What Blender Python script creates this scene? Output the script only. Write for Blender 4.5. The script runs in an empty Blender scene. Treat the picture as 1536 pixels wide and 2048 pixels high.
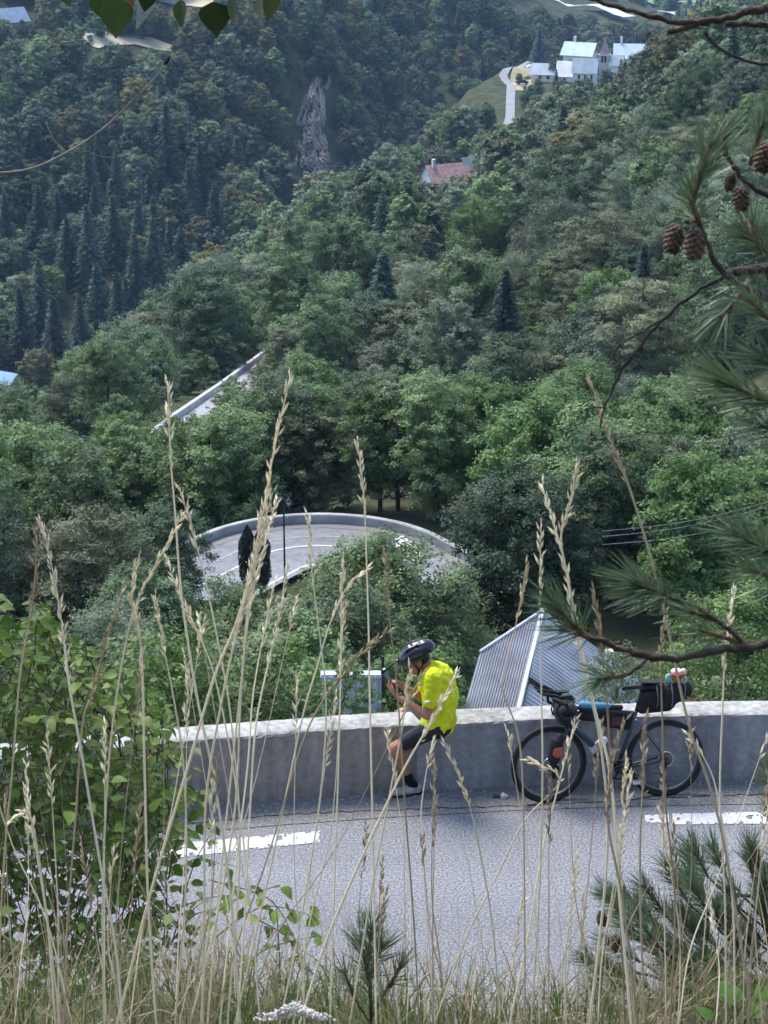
import bpy, bmesh, math, random
import numpy as np
from mathutils import Vector, Matrix, Euler
random.seed(7); rng = np.random.default_rng(7)
R = math.radians
scene = bpy.context.scene
C = scene.collection

# ------------------------------------------------------------------ camera, world, sun, exposure
HC = 9.0; PITCH = 19.8; F = 4380.0
cd = bpy.data.cameras.new('camera'); cam = bpy.data.objects.new('camera', cd); C.objects.link(cam)
cam.location = (0, 0, HC); cam.rotation_euler = (R(90 - PITCH), 0, 0)
cd.sensor_fit = 'VERTICAL'; cd.sensor_height = 36.0; cd.lens = F / 2048 * 36
cd.clip_start = 0.1; cd.clip_end = 8000
cd.dof.use_dof = True; cd.dof.focus_distance = 11.0; cd.dof.aperture_fstop = 40
scene.camera = cam

SUN_EL, SUN_AZ = 60, -38            # azimuth clockwise from +Y (beyond the wall)
w = bpy.data.worlds.new('World'); scene.world = w; w.use_nodes = True
wn = w.node_tree; bg = wn.nodes['Background']
sky = wn.nodes.new('ShaderNodeTexSky'); sky.sky_type = 'NISHITA'; sky.sun_disc = False
sky.sun_elevation = R(SUN_EL); sky.sun_rotation = R(SUN_AZ); sky.altitude = 900; sky.dust_density = 2.0
wn.links.new(sky.outputs[0], bg.inputs[0]); bg.inputs[1].default_value = 0.12
sl = bpy.data.lights.new('sun', 'SUN'); sl.energy = 1.5; sl.angle = R(26); sl.color = (1.0, 0.95, 0.86)
so = bpy.data.objects.new('sun', sl); C.objects.link(so)
sd = Vector((math.sin(R(SUN_AZ)) * math.cos(R(SUN_EL)), math.cos(R(SUN_AZ)) * math.cos(R(SUN_EL)), math.sin(R(SUN_EL))))
so.rotation_euler = sd.to_track_quat('Z', 'Y').to_euler(); so.location = (0, 0, 60)
vs = scene.view_settings; vs.view_transform = 'Standard'; vs.look = 'None'; vs.gamma = 1; vs.use_curve_mapping = False
vs.exposure = 1.7
scene.cycles.use_denoising = True; scene.cycles.use_adaptive_sampling = True; scene.cycles.adaptive_threshold = 0.03
scene.cycles.max_bounces = 6; scene.cycles.diffuse_bounces = 3; scene.cycles.transmission_bounces = 3
scene.cycles.transparent_max_bounces = 4; scene.cycles.volume_bounces = 0

# ------------------------------------------------------------------ pixel <-> world
SP, CP = math.sin(R(PITCH)), math.cos(R(PITCH))
def U(px, py, d):
    u = (px - 768) / F; v = (py - 1024) / F
    return Vector((u * d, d * (CP - v * SP), HC - d * (SP + v * CP)))
def UZ(px, py, z):
    v = (py - 1024) / F
    return U(px, py, (HC - z) / (SP + v * CP))
def proj(p):
    p = np.asarray(p, float)
    x, y, z = p[..., 0], p[..., 1], HC - p[..., 2]
    d = y * CP + z * SP
    return 768 + F * x / d, 1024 + F * (z * CP - y * SP) / d, d

# ------------------------------------------------------------------ tagging and mesh helpers
def tag(o, label=None, cat=None, group=None, kind=None):
    if label: o['label'] = label
    if cat: o['category'] = cat
    if group: o['group'] = group
    if kind: o['kind'] = kind
    return o
def empty(name, loc=(0, 0, 0), rot=(0, 0, 0)):
    o = bpy.data.objects.new(name, None); C.objects.link(o); o.location = loc; o.rotation_euler = rot
    o.empty_display_size = 0.1
    return o
def link(name, me, parent=None, mats=None):
    o = bpy.data.objects.new(name, me); C.objects.link(o)
    if parent: o.parent = parent
    if mats:
        for m in (mats if isinstance(mats, (list, tuple)) else [mats]): me.materials.append(m)
    return o
def np_mesh(name, verts, faces, smooth=False, midx=None):
    """faces: (n,k) int array with constant k"""
    me = bpy.data.meshes.new(name)
    verts = np.asarray(verts, np.float32); faces = np.asarray(faces, np.int32)
    n, k = faces.shape
    me.vertices.add(len(verts)); me.vertices.foreach_set('co', verts.ravel())
    me.loops.add(n * k); me.loops.foreach_set('vertex_index', faces.ravel())
    me.polygons.add(n); me.polygons.foreach_set('loop_start', np.arange(0, n * k, k, dtype=np.int32))
    if midx is not None: me.polygons.foreach_set('material_index', np.asarray(midx, np.int32))
    me.polygons.foreach_set('use_smooth', np.full(n, smooth))
    me.update(calc_edges=True); me.validate()
    return me
class MB:
    """collects shapes for ONE mesh object"""
    def __init__(s): s.v = []; s.f = []
    def add(s, vs, fs):
        b = len(s.v); s.v += [tuple(v) for v in vs]; s.f += [tuple(i + b for i in f) for f in fs]; return s
    def box(s, c, size, rot=None):
        x, y, z = [k / 2 for k in size]
        vs = [Vector((sx * x, sy * y, sz * z)) for sz in (-1, 1) for sy in (-1, 1) for sx in (-1, 1)]
        if rot is not None:
            m = rot if isinstance(rot, Matrix) else Euler(rot).to_matrix()
            vs = [m @ v for v in vs]
        c = Vector(c)
        return s.add([v + c for v in vs], [(0, 2, 3, 1), (4, 5, 7, 6), (0, 1, 5, 4), (2, 6, 7, 3), (0, 4, 6, 2), (1, 3, 7, 5)])
    def tube(s, pts, rad, n=8, caps=True):
        pts = [Vector(p) for p in pts]
        if not isinstance(rad, (list, tuple)): rad = [rad] * len(pts)
        b = len(s.v); prev = None
        for i, p in enumerate(pts):
            t = (pts[min(i + 1, len(pts) - 1)] - pts[max(i - 1, 0)])
            t = t.normalized() if t.length > 1e-9 else Vector((0, 0, 1))
            if prev is None:
                a = t.orthogonal().normalized()
            else:
                a = (prev - t * prev.dot(t));  a = a.normalized() if a.length > 1e-6 else t.orthogonal().normalized()
            prev = a; c = t.cross(a)
            for k in range(n):
                an = 2 * math.pi * k / n
                s.v.append(tuple(p + (a * math.cos(an) + c * math.sin(an)) * rad[i]))
        for i in range(len(pts) - 1):
            for k in range(n):
                k2 = (k + 1) % n
                s.f.append((b + i * n + k, b + i * n + k2, b + (i + 1) * n + k2, b + (i + 1) * n + k))
        if caps:
            s.f.append(tuple(b + k for k in reversed(range(n))))
            s.f.append(tuple(b + (len(pts) - 1) * n + k for k in range(n)))
        return s
    def ell(s, c, r, rot=None, nu=14, nv=9):
        if not isinstance(r, (list, tuple)): r = (r, r, r)
        vs = []; fs = []
        m = None
        if rot is not None: m = rot if isinstance(rot, Matrix) else Euler(rot).to_matrix()
        for j in range(1, nv):
            th = math.pi * j / nv
            for i in range(nu):
                ph = 2 * math.pi * i / nu
                vs.append(Vector((r[0] * math.sin(th) * math.cos(ph), r[1] * math.sin(th) * math.sin(ph), r[2] * math.cos(th))))
        vs += [Vector((0, 0, r[2])), Vector((0, 0, -r[2]))]
        if m is not None: vs = [m @ v for v in vs]
        c = Vector(c); vs = [v + c for v in vs]
        for j in range(nv - 2):
            for i in range(nu):
                i2 = (i + 1) % nu
                fs.append((j * nu + i, (j + 1) * nu + i, (j + 1) * nu + i2, j * nu + i2))
        t = (nv - 1) * nu
        for i in range(nu):
            i2 = (i + 1) % nu
            fs.append((t, i, i2)); fs.append((t + 1, (nv - 2) * nu + i2, (nv - 2) * nu + i))
        return s.add(vs, fs)
    def cap(s, a, b, ra, rb, n=12):
        """tapered capsule"""
        a = Vector(a); b = Vector(b); t = (b - a); L = t.length
        t = t.normalized() if L > 1e-6 else Vector((0, 0, 1))
        pts = []; rad = []
        for k in range(5):
            an = math.pi / 2 * k / 5
            pts.append(a - t * ra * math.cos(an)); rad.append(max(ra * math.sin(an), ra * 0.08))
        for k in range(5):
            q = k / 4
            pts.append(a + (b - a) * q); rad.append(ra + (rb - ra) * q)
        for k in range(1, 6):
            an = math.pi / 2 * k / 5
            pts.append(b + t * rb * math.sin(an)); rad.append(max(rb * math.cos(an), rb * 0.08))
        return s.tube(pts, rad, n)
    def torus(s, c, R_, r, nu=40, nv=8, rot=None):
        vs = []; fs = []
        m = Euler(rot).to_matrix() if rot else Matrix.Identity(3)
        for i in range(nu):
            a = 2 * math.pi * i / nu
            for j in range(nv):
                b = 2 * math.pi * j / nv
                p = Vector(((R_ + r * math.cos(b)) * math.cos(a), r * math.sin(b), (R_ + r * math.cos(b)) * math.sin(a)))
                vs.append(m @ p + Vector(c))
        for i in range(nu):
            for j in range(nv):
                fs.append((i * nv + j, ((i + 1) % nu) * nv + j, ((i + 1) % nu) * nv + (j + 1) % nv, i * nv + (j + 1) % nv))
        return s.add(vs, fs)
    def build(s, name, mat, parent=None, smooth=False, bevel=0):
        me = bpy.data.meshes.new(name); me.from_pydata(s.v, [], s.f); me.update()
        if smooth: me.polygons.foreach_set('use_smooth', [True] * len(me.polygons))
        o = link(name, me, parent, mat)
        if bevel:
            b = o.modifiers.new('bevel', 'BEVEL'); b.width = bevel; b.segments = 2; b.limit_method = 'ANGLE'
        return o
def remesh(o, vox, smooth=4):
    m = o.modifiers.new('remesh', 'REMESH'); m.mode = 'VOXEL'; m.voxel_size = vox; m.use_smooth_shade = True
    if smooth:
        q = o.modifiers.new('smooth', 'SMOOTH'); q.factor = 0.5; q.iterations = smooth
    return o

# ------------------------------------------------------------------ materials
MATS = {}
def N(nt, typ, **kw):
    n = nt.nodes.new(typ)
    for k, v in kw.items(): setattr(n, k, v)
    return n
def mat(name, col, rough=0.7, var=0.25, scale=5.0, col2=None, bump=0.0, bscale=None, metal=0.0, spec=0.3, detail=5, coords='Object', fac=(0.35, 0.65)):
    if name in MATS: return MATS[name]
    m = bpy.data.materials.new(name); m.use_nodes = True; nt = m.node_tree; b = nt.nodes['Principled BSDF']
    b.inputs['Roughness'].default_value = rough; b.inputs['Metallic'].default_value = metal
    b.inputs['Specular IOR Level'].default_value = spec
    tc = N(nt, 'ShaderNodeTexCoord')
    nz = N(nt, 'ShaderNodeTexNoise'); nz.inputs['Scale'].default_value = scale; nz.inputs['Detail'].default_value = detail
    nt.links.new(tc.outputs[coords], nz.inputs['Vector'])
    mr = N(nt, 'ShaderNodeMapRange'); mr.inputs[1].default_value = fac[0]; mr.inputs[2].default_value = fac[1]
    nt.links.new(nz.outputs['Fac'], mr.inputs[0])
    mx = N(nt, 'ShaderNodeMix', data_type='RGBA')
    c1 = [c * (1 - var) for c in col]; c2 = col2 if col2 else [min(1, c * (1 + var)) for c in col]
    mx.inputs[6].default_value = (*c1, 1); mx.inputs[7].default_value = (*c2, 1)
    nt.links.new(mr.outputs[0], mx.inputs[0]); nt.links.new(mx.outputs[2], b.inputs['Base Color'])
    if bump:
        n2 = N(nt, 'ShaderNodeTexNoise'); n2.inputs['Scale'].default_value = bscale or scale * 4; n2.inputs['Detail'].default_value = 4
        nt.links.new(tc.outputs[coords], n2.inputs['Vector'])
        bp = N(nt, 'ShaderNodeBump'); bp.inputs['Strength'].default_value = bump; bp.inputs['Distance'].default_value = 0.02
        nt.links.new(n2.outputs['Fac'], bp.inputs['Height']); nt.links.new(bp.outputs[0], b.inputs['Normal'])
    MATS[name] = m
    return m
def leafmat(name, c1, c2, trans=0.3, rough=0.55, spec=0.25, objvar=0.45, isl=0.5):
    """leaf colour: a mix of two leaf colours, picked per plant and per leaf"""
    if name in MATS: return MATS[name]
    m = bpy.data.materials.new(name); m.use_nodes = True; nt = m.node_tree; b = nt.nodes['Principled BSDF']
    out = nt.nodes['Material Output']
    oi = N(nt, 'ShaderNodeObjectInfo'); ge = N(nt, 'ShaderNodeNewGeometry')
    a1 = N(nt, 'ShaderNodeMath', operation='MULTIPLY'); a1.inputs[1].default_value = 1 - isl
    a2 = N(nt, 'ShaderNodeMath', operation='MULTIPLY_ADD'); a2.inputs[1].default_value = isl
    nt.links.new(oi.outputs['Random'], a1.inputs[0])
    nt.links.new(ge.outputs['Random Per Island'], a2.inputs[0]); nt.links.new(a1.outputs[0], a2.inputs[2])
    mx = N(nt, 'ShaderNodeMix', data_type='RGBA'); mx.inputs[6].default_value = (*c1, 1); mx.inputs[7].default_value = (*c2, 1)
    nt.links.new(a2.outputs[0], mx.inputs[0])
    # brightness of the whole plant
    m2 = N(nt, 'ShaderNodeMath', operation='MULTIPLY'); m2.inputs[1].default_value = 7.13
    fr = N(nt, 'ShaderNodeMath', operation='FRACT'); mr = N(nt, 'ShaderNodeMapRange')
    mr.inputs[3].default_value = 1 - objvar; mr.inputs[4].default_value = 1 + objvar
    nt.links.new(oi.outputs['Random'], m2.inputs[0]); nt.links.new(m2.outputs[0], fr.inputs[0]); nt.links.new(fr.outputs[0], mr.inputs[0])
    tc = N(nt, 'ShaderNodeTexCoord'); nz = N(nt, 'ShaderNodeTexNoise'); nz.inputs['Scale'].default_value = 0.75; nz.inputs['Detail'].default_value = 2
    nt.links.new(tc.outputs['Object'], nz.inputs['Vector'])
    nr = N(nt, 'ShaderNodeMapRange'); nr.inputs[1].default_value = .3; nr.inputs[2].default_value = .7; nr.inputs[3].default_value = .72; nr.inputs[4].default_value = 1.3
    nt.links.new(nz.outputs['Fac'], nr.inputs[0]); mm = N(nt, 'ShaderNodeMath', operation='MULTIPLY')
    nt.links.new(nr.outputs[0], mm.inputs[0]); nt.links.new(mr.outputs[0], mm.inputs[1])
    vm = N(nt, 'ShaderNodeVectorMath', operation='SCALE')
    nt.links.new(mx.outputs[2], vm.inputs[0]); nt.links.new(mm.outputs[0], vm.inputs['Scale'])
    nt.links.new(vm.outputs[0], b.inputs['Base Color'])
    b.inputs['Roughness'].default_value = rough; b.inputs['Specular IOR Level'].default_value = spec
    if trans:
        tr = N(nt, 'ShaderNodeBsdfTranslucent'); nt.links.new(vm.outputs[0], tr.inputs[0])
        ms = N(nt, 'ShaderNodeMixShader'); ms.inputs[0].default_value = trans
        nt.links.new(b.outputs[0], ms.inputs[1]); nt.links.new(tr.outputs[0], ms.inputs[2]); nt.links.new(ms.outputs[0], out.inputs[0])
    MATS[name] = m
    return m
L_MID = leafmat('leaf_mid_green', (0.092, 0.152, 0.062), (0.178, 0.245, 0.096))
L_DARK = leafmat('leaf_dark_green', (0.052, 0.097, 0.047), (0.102, 0.152, 0.066), trans=0.2)
L_BRIGHT = leafmat('leaf_bright_green', (0.085, 0.165, 0.045), (0.16, 0.24, 0.07), objvar=0.3)
L_OLIVE = leafmat('leaf_olive', (0.108, 0.132, 0.064), (0.185, 0.200, 0.104), trans=0.2)
L_GREY = leafmat('leaf_grey_green', (0.125, 0.172, 0.100), (0.215, 0.258, 0.160))
L_RUST = leafmat('leaf_turning', (0.12, 0.145, 0.048), (0.25, 0.21, 0.075), objvar=0.3)
L_DEEP = leafmat('leaf_deep_green', (0.034, 0.074, 0.044), (0.075, 0.118, 0.060), trans=0.15)
L_SPRUCE = leafmat('needle_spruce', (0.026, 0.056, 0.036), (0.050, 0.088, 0.050), trans=0.1)
L_BLUE = leafmat('needle_blue_spruce', (0.08, 0.13, 0.13), (0.12, 0.18, 0.18), trans=0.1)
L_NEEDLE = leafmat('needle_pine', (0.095, 0.155, 0.075), (0.20, 0.26, 0.14), trans=0.15, spec=0.5, rough=0.4, isl=0.8, objvar=0.15)
L_BUSH = leafmat('leaf_bush', (0.08, 0.17, 0.02), (0.24, 0.34, 0.065), trans=0.45, rough=0.45, spec=0.3, objvar=0.35)
L_POPLAR = leafmat('leaf_poplar', (0.03, 0.06, 0.015), (0.05, 0.085, 0.02), trans=0.15, rough=0.4, spec=0.4)
BARK = mat('bark', (0.11, 0.09, 0.075), 0.9, 0.4, 8, bump=0.5)
BARKG = mat('bark_grey', (0.2, 0.185, 0.165), 0.9, 0.4, 8, bump=0.5)


# ------------------------------------------------------------------ terrain beyond the wall
ctrl = []
def G(px, py, d, h=8):
    p = U(px, py, d); ctrl.append((p.x, p.y, p.z - h))
for X in (-40, -14, 0, 14, 40):
    ctrl += [(X, 18.3, -0.9), (X, 23, -5.0), (X * 1.2, 32, -10.5), (X * 1.4, 50, -20.5), (X * 1.5, 80, -31.5)]
for p in [(-28, 125, -39), (-3, 112, -37.2), (-3, 128, -37.2), (14, 122, -36), (-3, 150, -46), (-60, 130, -42), (50, 120, -30), (80, 200, -30), (110, 330, -28), (130, 480, -35)]: ctrl.append(p)
G(1500, 1000, 110, 7); G(1500, 800, 150); G(1500, 600, 200); G(1500, 350, 270); G(1500, 100, 340); G(1536, 50, 420)
G(1150, 700, 200); G(1150, 450, 300); G(1150, 250, 420); G(1250, 160, 480)
G(850, 780, 200); G(850, 600, 290); G(850, 420, 430); G(950, 330, 520); G(1000, 285, 590)
G(600, 750, 220); G(600, 560, 340); G(600, 440, 470); G(700, 390, 560); G(400, 620, 330); G(300, 665, 310); G(100, 765, 260); G(0, 810, 235); G(150, 950, 170)
for p in [(-75, 330, -112), (-62, 430, -134), (-48, 560, -146), (-30, 690, -152), (-10, 760, -152), (-110, 300, -120), (30, 800, -150), (90, 860, -150)]: ctrl.append(p)
G(150, 600, 540, 13); G(150, 300, 620, 12); G(150, 90, 710, 10); G(0, 0, 780, 10); G(0, 500, 560, 12); G(-200, 300, 600, 10); G(0, 250, 640, 12)
G(400, 450, 610, 12); G(400, 200, 700, 10); G(400, 50, 775, 8); G(250, -60, 850, 8)
G(610, 365, 775, 0); G(630, 160, 800, 0); G(545, 330, 745, 8); G(545, 110, 775, 8)
G(750, 250, 850, 10); G(850, 100, 930, 8); G(950, 0, 985, 6); G(1040, 85, 1000, 6); G(700, 10, 900, 8); G(800, -80, 1050, 8)
for p in [(60, 690, -99), (38, 640, -99), (100, 690, -99), (40, 730, -100), (75, 730, -100), (70, 650, -99), (140, 640, -85)]: ctrl.append(p)
G(1200, 62, 1200, 9); G(1350, 60, 1150, 9); G(1300, 25, 1500, 0); G(1100, 0, 1450, 0); G(1300, -40, 1800, 0); G(1500, 0, 1500, 5)
for p in [(-400, 1500, 0), (100, 2600, -60), (400, 2600, -60), (-300, 900, -20), (300, 900, -60), (500, 1500, -120), (-900, 2600, 200), (1100, 2600, 150)]: ctrl.append(p)
ctrl = np.array(ctrl, float)
def uw(X, Y): return np.stack([X / (Y + 12) * 3.0, np.log(np.maximum(Y, 5) + 12) * 1.0], -1)
A_ = uw(ctrl[:, 0], ctrl[:, 1]); T_ = (ctrl[:, 2] - HC) / (ctrl[:, 1] + 12)
def tps(r2): return np.where(r2 > 1e-12, 0.5 * r2 * np.log(np.maximum(r2, 1e-12)), 0)
n_ = len(A_)
K = tps(((A_[:, None] - A_[None]) ** 2).sum(-1)) + 2e-4 * np.eye(n_)
P_ = np.concatenate([np.ones((n_, 1)), A_], 1)
M_ = np.zeros((n_ + 3, n_ + 3)); M_[:n_, :n_] = K; M_[:n_, n_:] = P_; M_[n_:, :n_] = P_.T
W_ = np.linalg.solve(M_, np.concatenate([T_, np.zeros(3)]))
FLAT = []                                        # (x, y, radius, feather, z)
ZH = -36.85
def smooth01(t): t = np.clip(t, 0, 1); return t * t * (3 - 2 * t)
def seg_dist(X, Y, pts):
    best = np.full(np.shape(X), 1e9); bz = np.zeros(np.shape(X))
    for a, b in zip(pts[:-1], pts[1:]):
        dx, dy = b[0] - a[0], b[1] - a[1]
        t = np.clip(((X - a[0]) * dx + (Y - a[1]) * dy) / (dx * dx + dy * dy), 0, 1)
        d = np.hypot(X - a[0] - t * dx, Y - a[1] - t * dy)
        k = d < best; best = np.where(k, d, best); bz = np.where(k, a[2] + t * (b[2] - a[2]), bz)
    return best, bz
# hairpin: centre and radius
HX, HY, HR, HA = -3.9, 117.2, 8.1, R(33)
def hline(r, leg=7, n=30):
    pts = [(HX + math.cos(HA) * r + math.sin(HA) * leg, HY + math.sin(HA) * r - math.cos(HA) * leg)]
    for i in range(n + 1):
        a = HA + (math.pi - 2 * HA) * i / n; pts.append((HX + math.cos(a) * r, HY + math.sin(a) * r))
    pts.append((HX - math.cos(HA) * r - math.sin(HA) * leg, HY + math.sin(HA) * r - math.cos(HA) * leg))
    return pts
HPATH = [(x, y, 0.0) for x, y in hline(4.3)]
LOWROAD = [tuple(U(300, 868, 196)), tuple(U(345, 832, 206)), tuple(U(440, 768, 240)), tuple(U(535, 698, 292)), tuple(U(600, 655, 330))]
def tz(X, Y):
    X = np.asarray(X, float); Y = np.asarray(Y, float); sh = X.shape
    X = X.ravel(); Y = Y.ravel(); a = uw(X, Y); o = np.empty(len(X))
    for i in range(0, len(X), 20000):
        q = a[i:i + 20000]
        o[i:i + 20000] = tps(((q[:, None] - A_[None]) ** 2).sum(-1)) @ W_[:n_] + W_[n_] + q @ W_[n_ + 1:]
    z = o * (Y + 12) + HC
    z = z + 0.012 * np.clip(Y - 60, 0, 200) * (np.sin(X * .11 + Y * .05) + np.sin(X * .05 - Y * .083 + 2))
    # level the hairpin, the lower road and the village terrace
    d, _ = seg_dist(X, Y, HPATH)
    k = 1 - smooth01((d - 5.0) / 5); z = z * (1 - k) + (ZH - 0.35) * k
    d, bz = seg_dist(X, Y, LOWROAD); k = 1 - smooth01((d - 3.5) / 6); z = z * (1 - k) + (bz - 1.2) * k
    for (x, y, r, fe, zz) in FLAT:
        d = np.hypot(X - x, Y - y); k = 1 - smooth01((d - r) / fe); z = z * (1 - k) + zz * k
    return z.reshape(sh)
FLAT += [(52, 690, 22, 18, -99.3), (40, 655, 10, 12, -99.3), (66, 670, 16, 14, -99.3)]
def ground(x, y): return float(tz(np.array([x]), np.array([y]))[0])

ys = np.concatenate([np.linspace(17.95, 30, 16), np.geomspace(31, 3200, 300)])
ss = np.linspace(-1, 1, 181); ss = np.sign(ss) * np.abs(ss) ** 1.35
Yg, Sg = np.meshgrid(ys, ss, indexing='ij'); Xg = Sg * (35 + 0.42 * Yg)
Zg = tz(Xg, Yg)
nr, nc = Xg.shape
idx = np.arange(nr * nc).reshape(nr, nc)
fc = np.stack([idx[:-1, :-1], idx[:-1, 1:], idx[1:, 1:], idx[1:, :-1]], -1).reshape(-1, 4)
me = np_mesh('terrain', np.stack([Xg, Yg, Zg], -1).reshape(-1, 3), fc, True)
# forest floor, dry meadow patches and scree chosen by place
def terrain_mat():
    m = bpy.data.materials.new('forest_floor'); m.use_nodes = True; nt = m.node_tree; b = nt.nodes['Principled BSDF']
    b.inputs['Roughness'].default_value = 0.95; b.inputs['Specular IOR Level'].default_value = 0.1
    tc = N(nt, 'ShaderNodeTexCoord'); nz = N(nt, 'ShaderNodeTexNoise'); nz.inputs['Scale'].default_value = 0.25; nz.inputs['Detail'].default_value = 8
    nt.links.new(tc.outputs['Object'], nz.inputs['Vector'])
    cr = N(nt, 'ShaderNodeValToRGB'); e = cr.color_ramp.elements
    e[0].position = 0.35; e[0].color = (0.030, 0.040, 0.018, 1); e[1].position = 0.7; e[1].color = (0.085, 0.085, 0.045, 1)
    nt.links.new(nz.outputs['Fac'], cr.inputs[0]); nt.links.new(cr.outputs[0], b.inputs['Base Color'])
    return m
terrain = link('terrain', me, None, terrain_mat()); tag(terrain, kind='structure')

# dry meadows, far fields: sheets draped over the terrain
def drape(name, poly, m, lift=0.25, n=26, kind='structure', zfun=None):
    """poly: world (x,y) outline, convex-ish; built as a fan grid"""
    poly = [Vector(p[:2]) for p in poly]; c = sum(poly, Vector((0, 0))) / len(poly)
    vs = []; k = len(poly)
    ring = []
    for i in range(k):
        for t in range(6):
            ring.append(poly[i].lerp(poly[(i + 1) % k], t / 6))
    m_ = len(ring)
    for j in range(n + 1):
        for p in ring:
            q = c.lerp(p, j / n * (1 + 0.05 * math.sin(p.x * .7 + p.y * .3))); vs.append((q.x, q.y))
    vs = np.array(vs); z = tz(vs[:, 0], vs[:, 1]) + lift
    ii = np.arange((n + 1) * m_).reshape(n + 1, m_)
    i2 = np.roll(ii, -1, 1)
    f = np.stack([ii[:-1], ii[1:], i2[1:], i2[:-1]], -1).reshape(-1, 4)
    o = link(name, np_mesh(name, np.concatenate([vs, z[:, None]], 1), f, True), None, m); tag(o, kind=kind)
    return o
def hit(px, py, dmin=60, dmax=2500):
    """first terrain point on the ray of a pixel"""
    d = np.geomspace(dmin, dmax, 1500); v = (py - 1024) / F
    X = (px - 768) / F * d; Y = d * (CP - v * SP); Z = HC - d * (SP + v * CP)
    k = np.nonzero(Z < tz(X, Y))[0]
    k = k[0] if len(k) else len(d) - 1
    return Vector((X[k], Y[k], Z[k]))

# ------------------------------------------------------------------ bank under the camera and hillside behind it
EARTH = mat('bank_earth', (0.06, 0.055, 0.03), 0.95, 0.5, 9.0, col2=(0.12, 0.11, 0.06), bump=0.6, bscale=20)
def bank_z(x, y):
    x = np.asarray(x, float); y = np.asarray(y, float)
    prof_y = [-60, -8, 0, 2.6, 3.35, 3.9, 5.0, 8.6, 9.3, 9.8]
    prof_z = [48, 12.2, 7.55, 7.02, 6.85, 6.38, 5.2, 0.7, 0.05, -0.3]
    z = np.interp(y, prof_y, prof_z)
    return z + 0.05 * np.sin(x * 2.1 + y) + 0.06 * np.sin(x * 0.9 - y * 1.7) + 0.02 * np.sin(7 * x + 3 * y)
by = np.concatenate([np.linspace(-60, -4, 20), np.linspace(-3, 10, 90)]); bx_ = np.concatenate([np.linspace(-60, -5, 20), np.linspace(-4.8, 4.8, 80), np.linspace(5, 60, 20)])
Yb, Xb = np.meshgrid(by, bx_, indexing='ij'); Zb = bank_z(Xb, Yb)
nr, nc = Xb.shape; idx = np.arange(nr * nc).reshape(nr, nc)
fc = np.stack([idx[:-1, :-1], idx[:-1, 1:], idx[1:, 1:], idx[1:, :-1]], -1).reshape(-1, 4)
bank = link('bank', np_mesh('bank', np.stack([Xb, Yb, Zb], -1).reshape(-1, 3), fc, True), None, EARTH); tag(bank, kind='structure')

# ------------------------------------------------------------------ upper road, gutter, markings
def road_material(name, c1, c2, c3, sc=42):
    m = bpy.data.materials.new(name); m.use_nodes = True; nt = m.node_tree; b = nt.nodes['Principled BSDF']
    b.inputs['Roughness'].default_value = 0.85; b.inputs['Specular IOR Level'].default_value = 0.25
    tc = N(nt, 'ShaderNodeTexCoord')
    vo = N(nt, 'ShaderNodeTexVoronoi'); vo.inputs['Scale'].default_value = sc
    nz = N(nt, 'ShaderNodeTexNoise'); nz.inputs['Scale'].default_value = sc * 0.9; nz.inputs['Detail'].default_value = 3
    big = N(nt, 'ShaderNodeTexNoise'); big.inputs['Scale'].default_value = 0.7; big.inputs['Detail'].default_value = 5
    for n in (vo, nz, big): nt.links.new(tc.outputs['Object'], n.inputs['Vector'])
    cr = N(nt, 'ShaderNodeValToRGB'); e = cr.color_ramp.elements
    e[0].position = 0.36; e[0].color = (*c1, 1); e[1].position = 0.62; e[1].color = (*c3, 1)
    k = e.new(0.5); k.color = (*c2, 1)
    nt.links.new(nz.outputs['Fac'], cr.inputs[0])
    mx = N(nt, 'ShaderNodeMix', data_type='RGBA', blend_type='MULTIPLY'); mx.inputs[0].default_value = 1
    mr = N(nt, 'ShaderNodeMapRange'); mr.inputs[1].default_value = 0.3; mr.inputs[2].default_value = 0.7; mr.inputs[3].default_value = 0.8; mr.inputs[4].default_value = 1.15
    wv = N(nt, 'ShaderNodeMapping'); wv.inputs['Scale'].default_value = (.12, 1.1, 1); nt.links.new(tc.outputs['Object'], wv.inputs[0]); nt.links.new(wv.outputs[0], big.inputs['Vector'])
    nt.links.new(big.outputs['Fac'], mr.inputs[0]); cc = N(nt, 'ShaderNodeCombineColor')
    for i in range(3): nt.links.new(mr.outputs[0], cc.inputs[i])
    nt.links.new(cr.outputs[0], mx.inputs[6]); nt.links.new(cc.outputs[0], mx.inputs[7]); nt.links.new(mx.outputs[2], b.inputs['Base Color'])
    bp = N(nt, 'ShaderNodeBump'); bp.inputs['Strength'].default_value = 0.6; bp.inputs['Distance'].default_value = 0.012
    nt.links.new(vo.outputs['Distance'], bp.inputs['Height']); nt.links.new(bp.outputs[0], b.inputs['Normal'])
    return m
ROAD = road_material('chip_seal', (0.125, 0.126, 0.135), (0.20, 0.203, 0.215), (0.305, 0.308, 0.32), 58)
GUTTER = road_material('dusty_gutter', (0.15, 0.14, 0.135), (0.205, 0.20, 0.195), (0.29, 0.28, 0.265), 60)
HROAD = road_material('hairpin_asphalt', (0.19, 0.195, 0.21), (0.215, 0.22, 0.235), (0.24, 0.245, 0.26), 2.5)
PAINT = mat('worn_white_paint', (0.56, 0.56, 0.55), 0.8, 0.12, 30, bump=0.3)
CRACK = mat('tar_crack', (0.035, 0.033, 0.035), 0.9, 0.3, 20)
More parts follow.
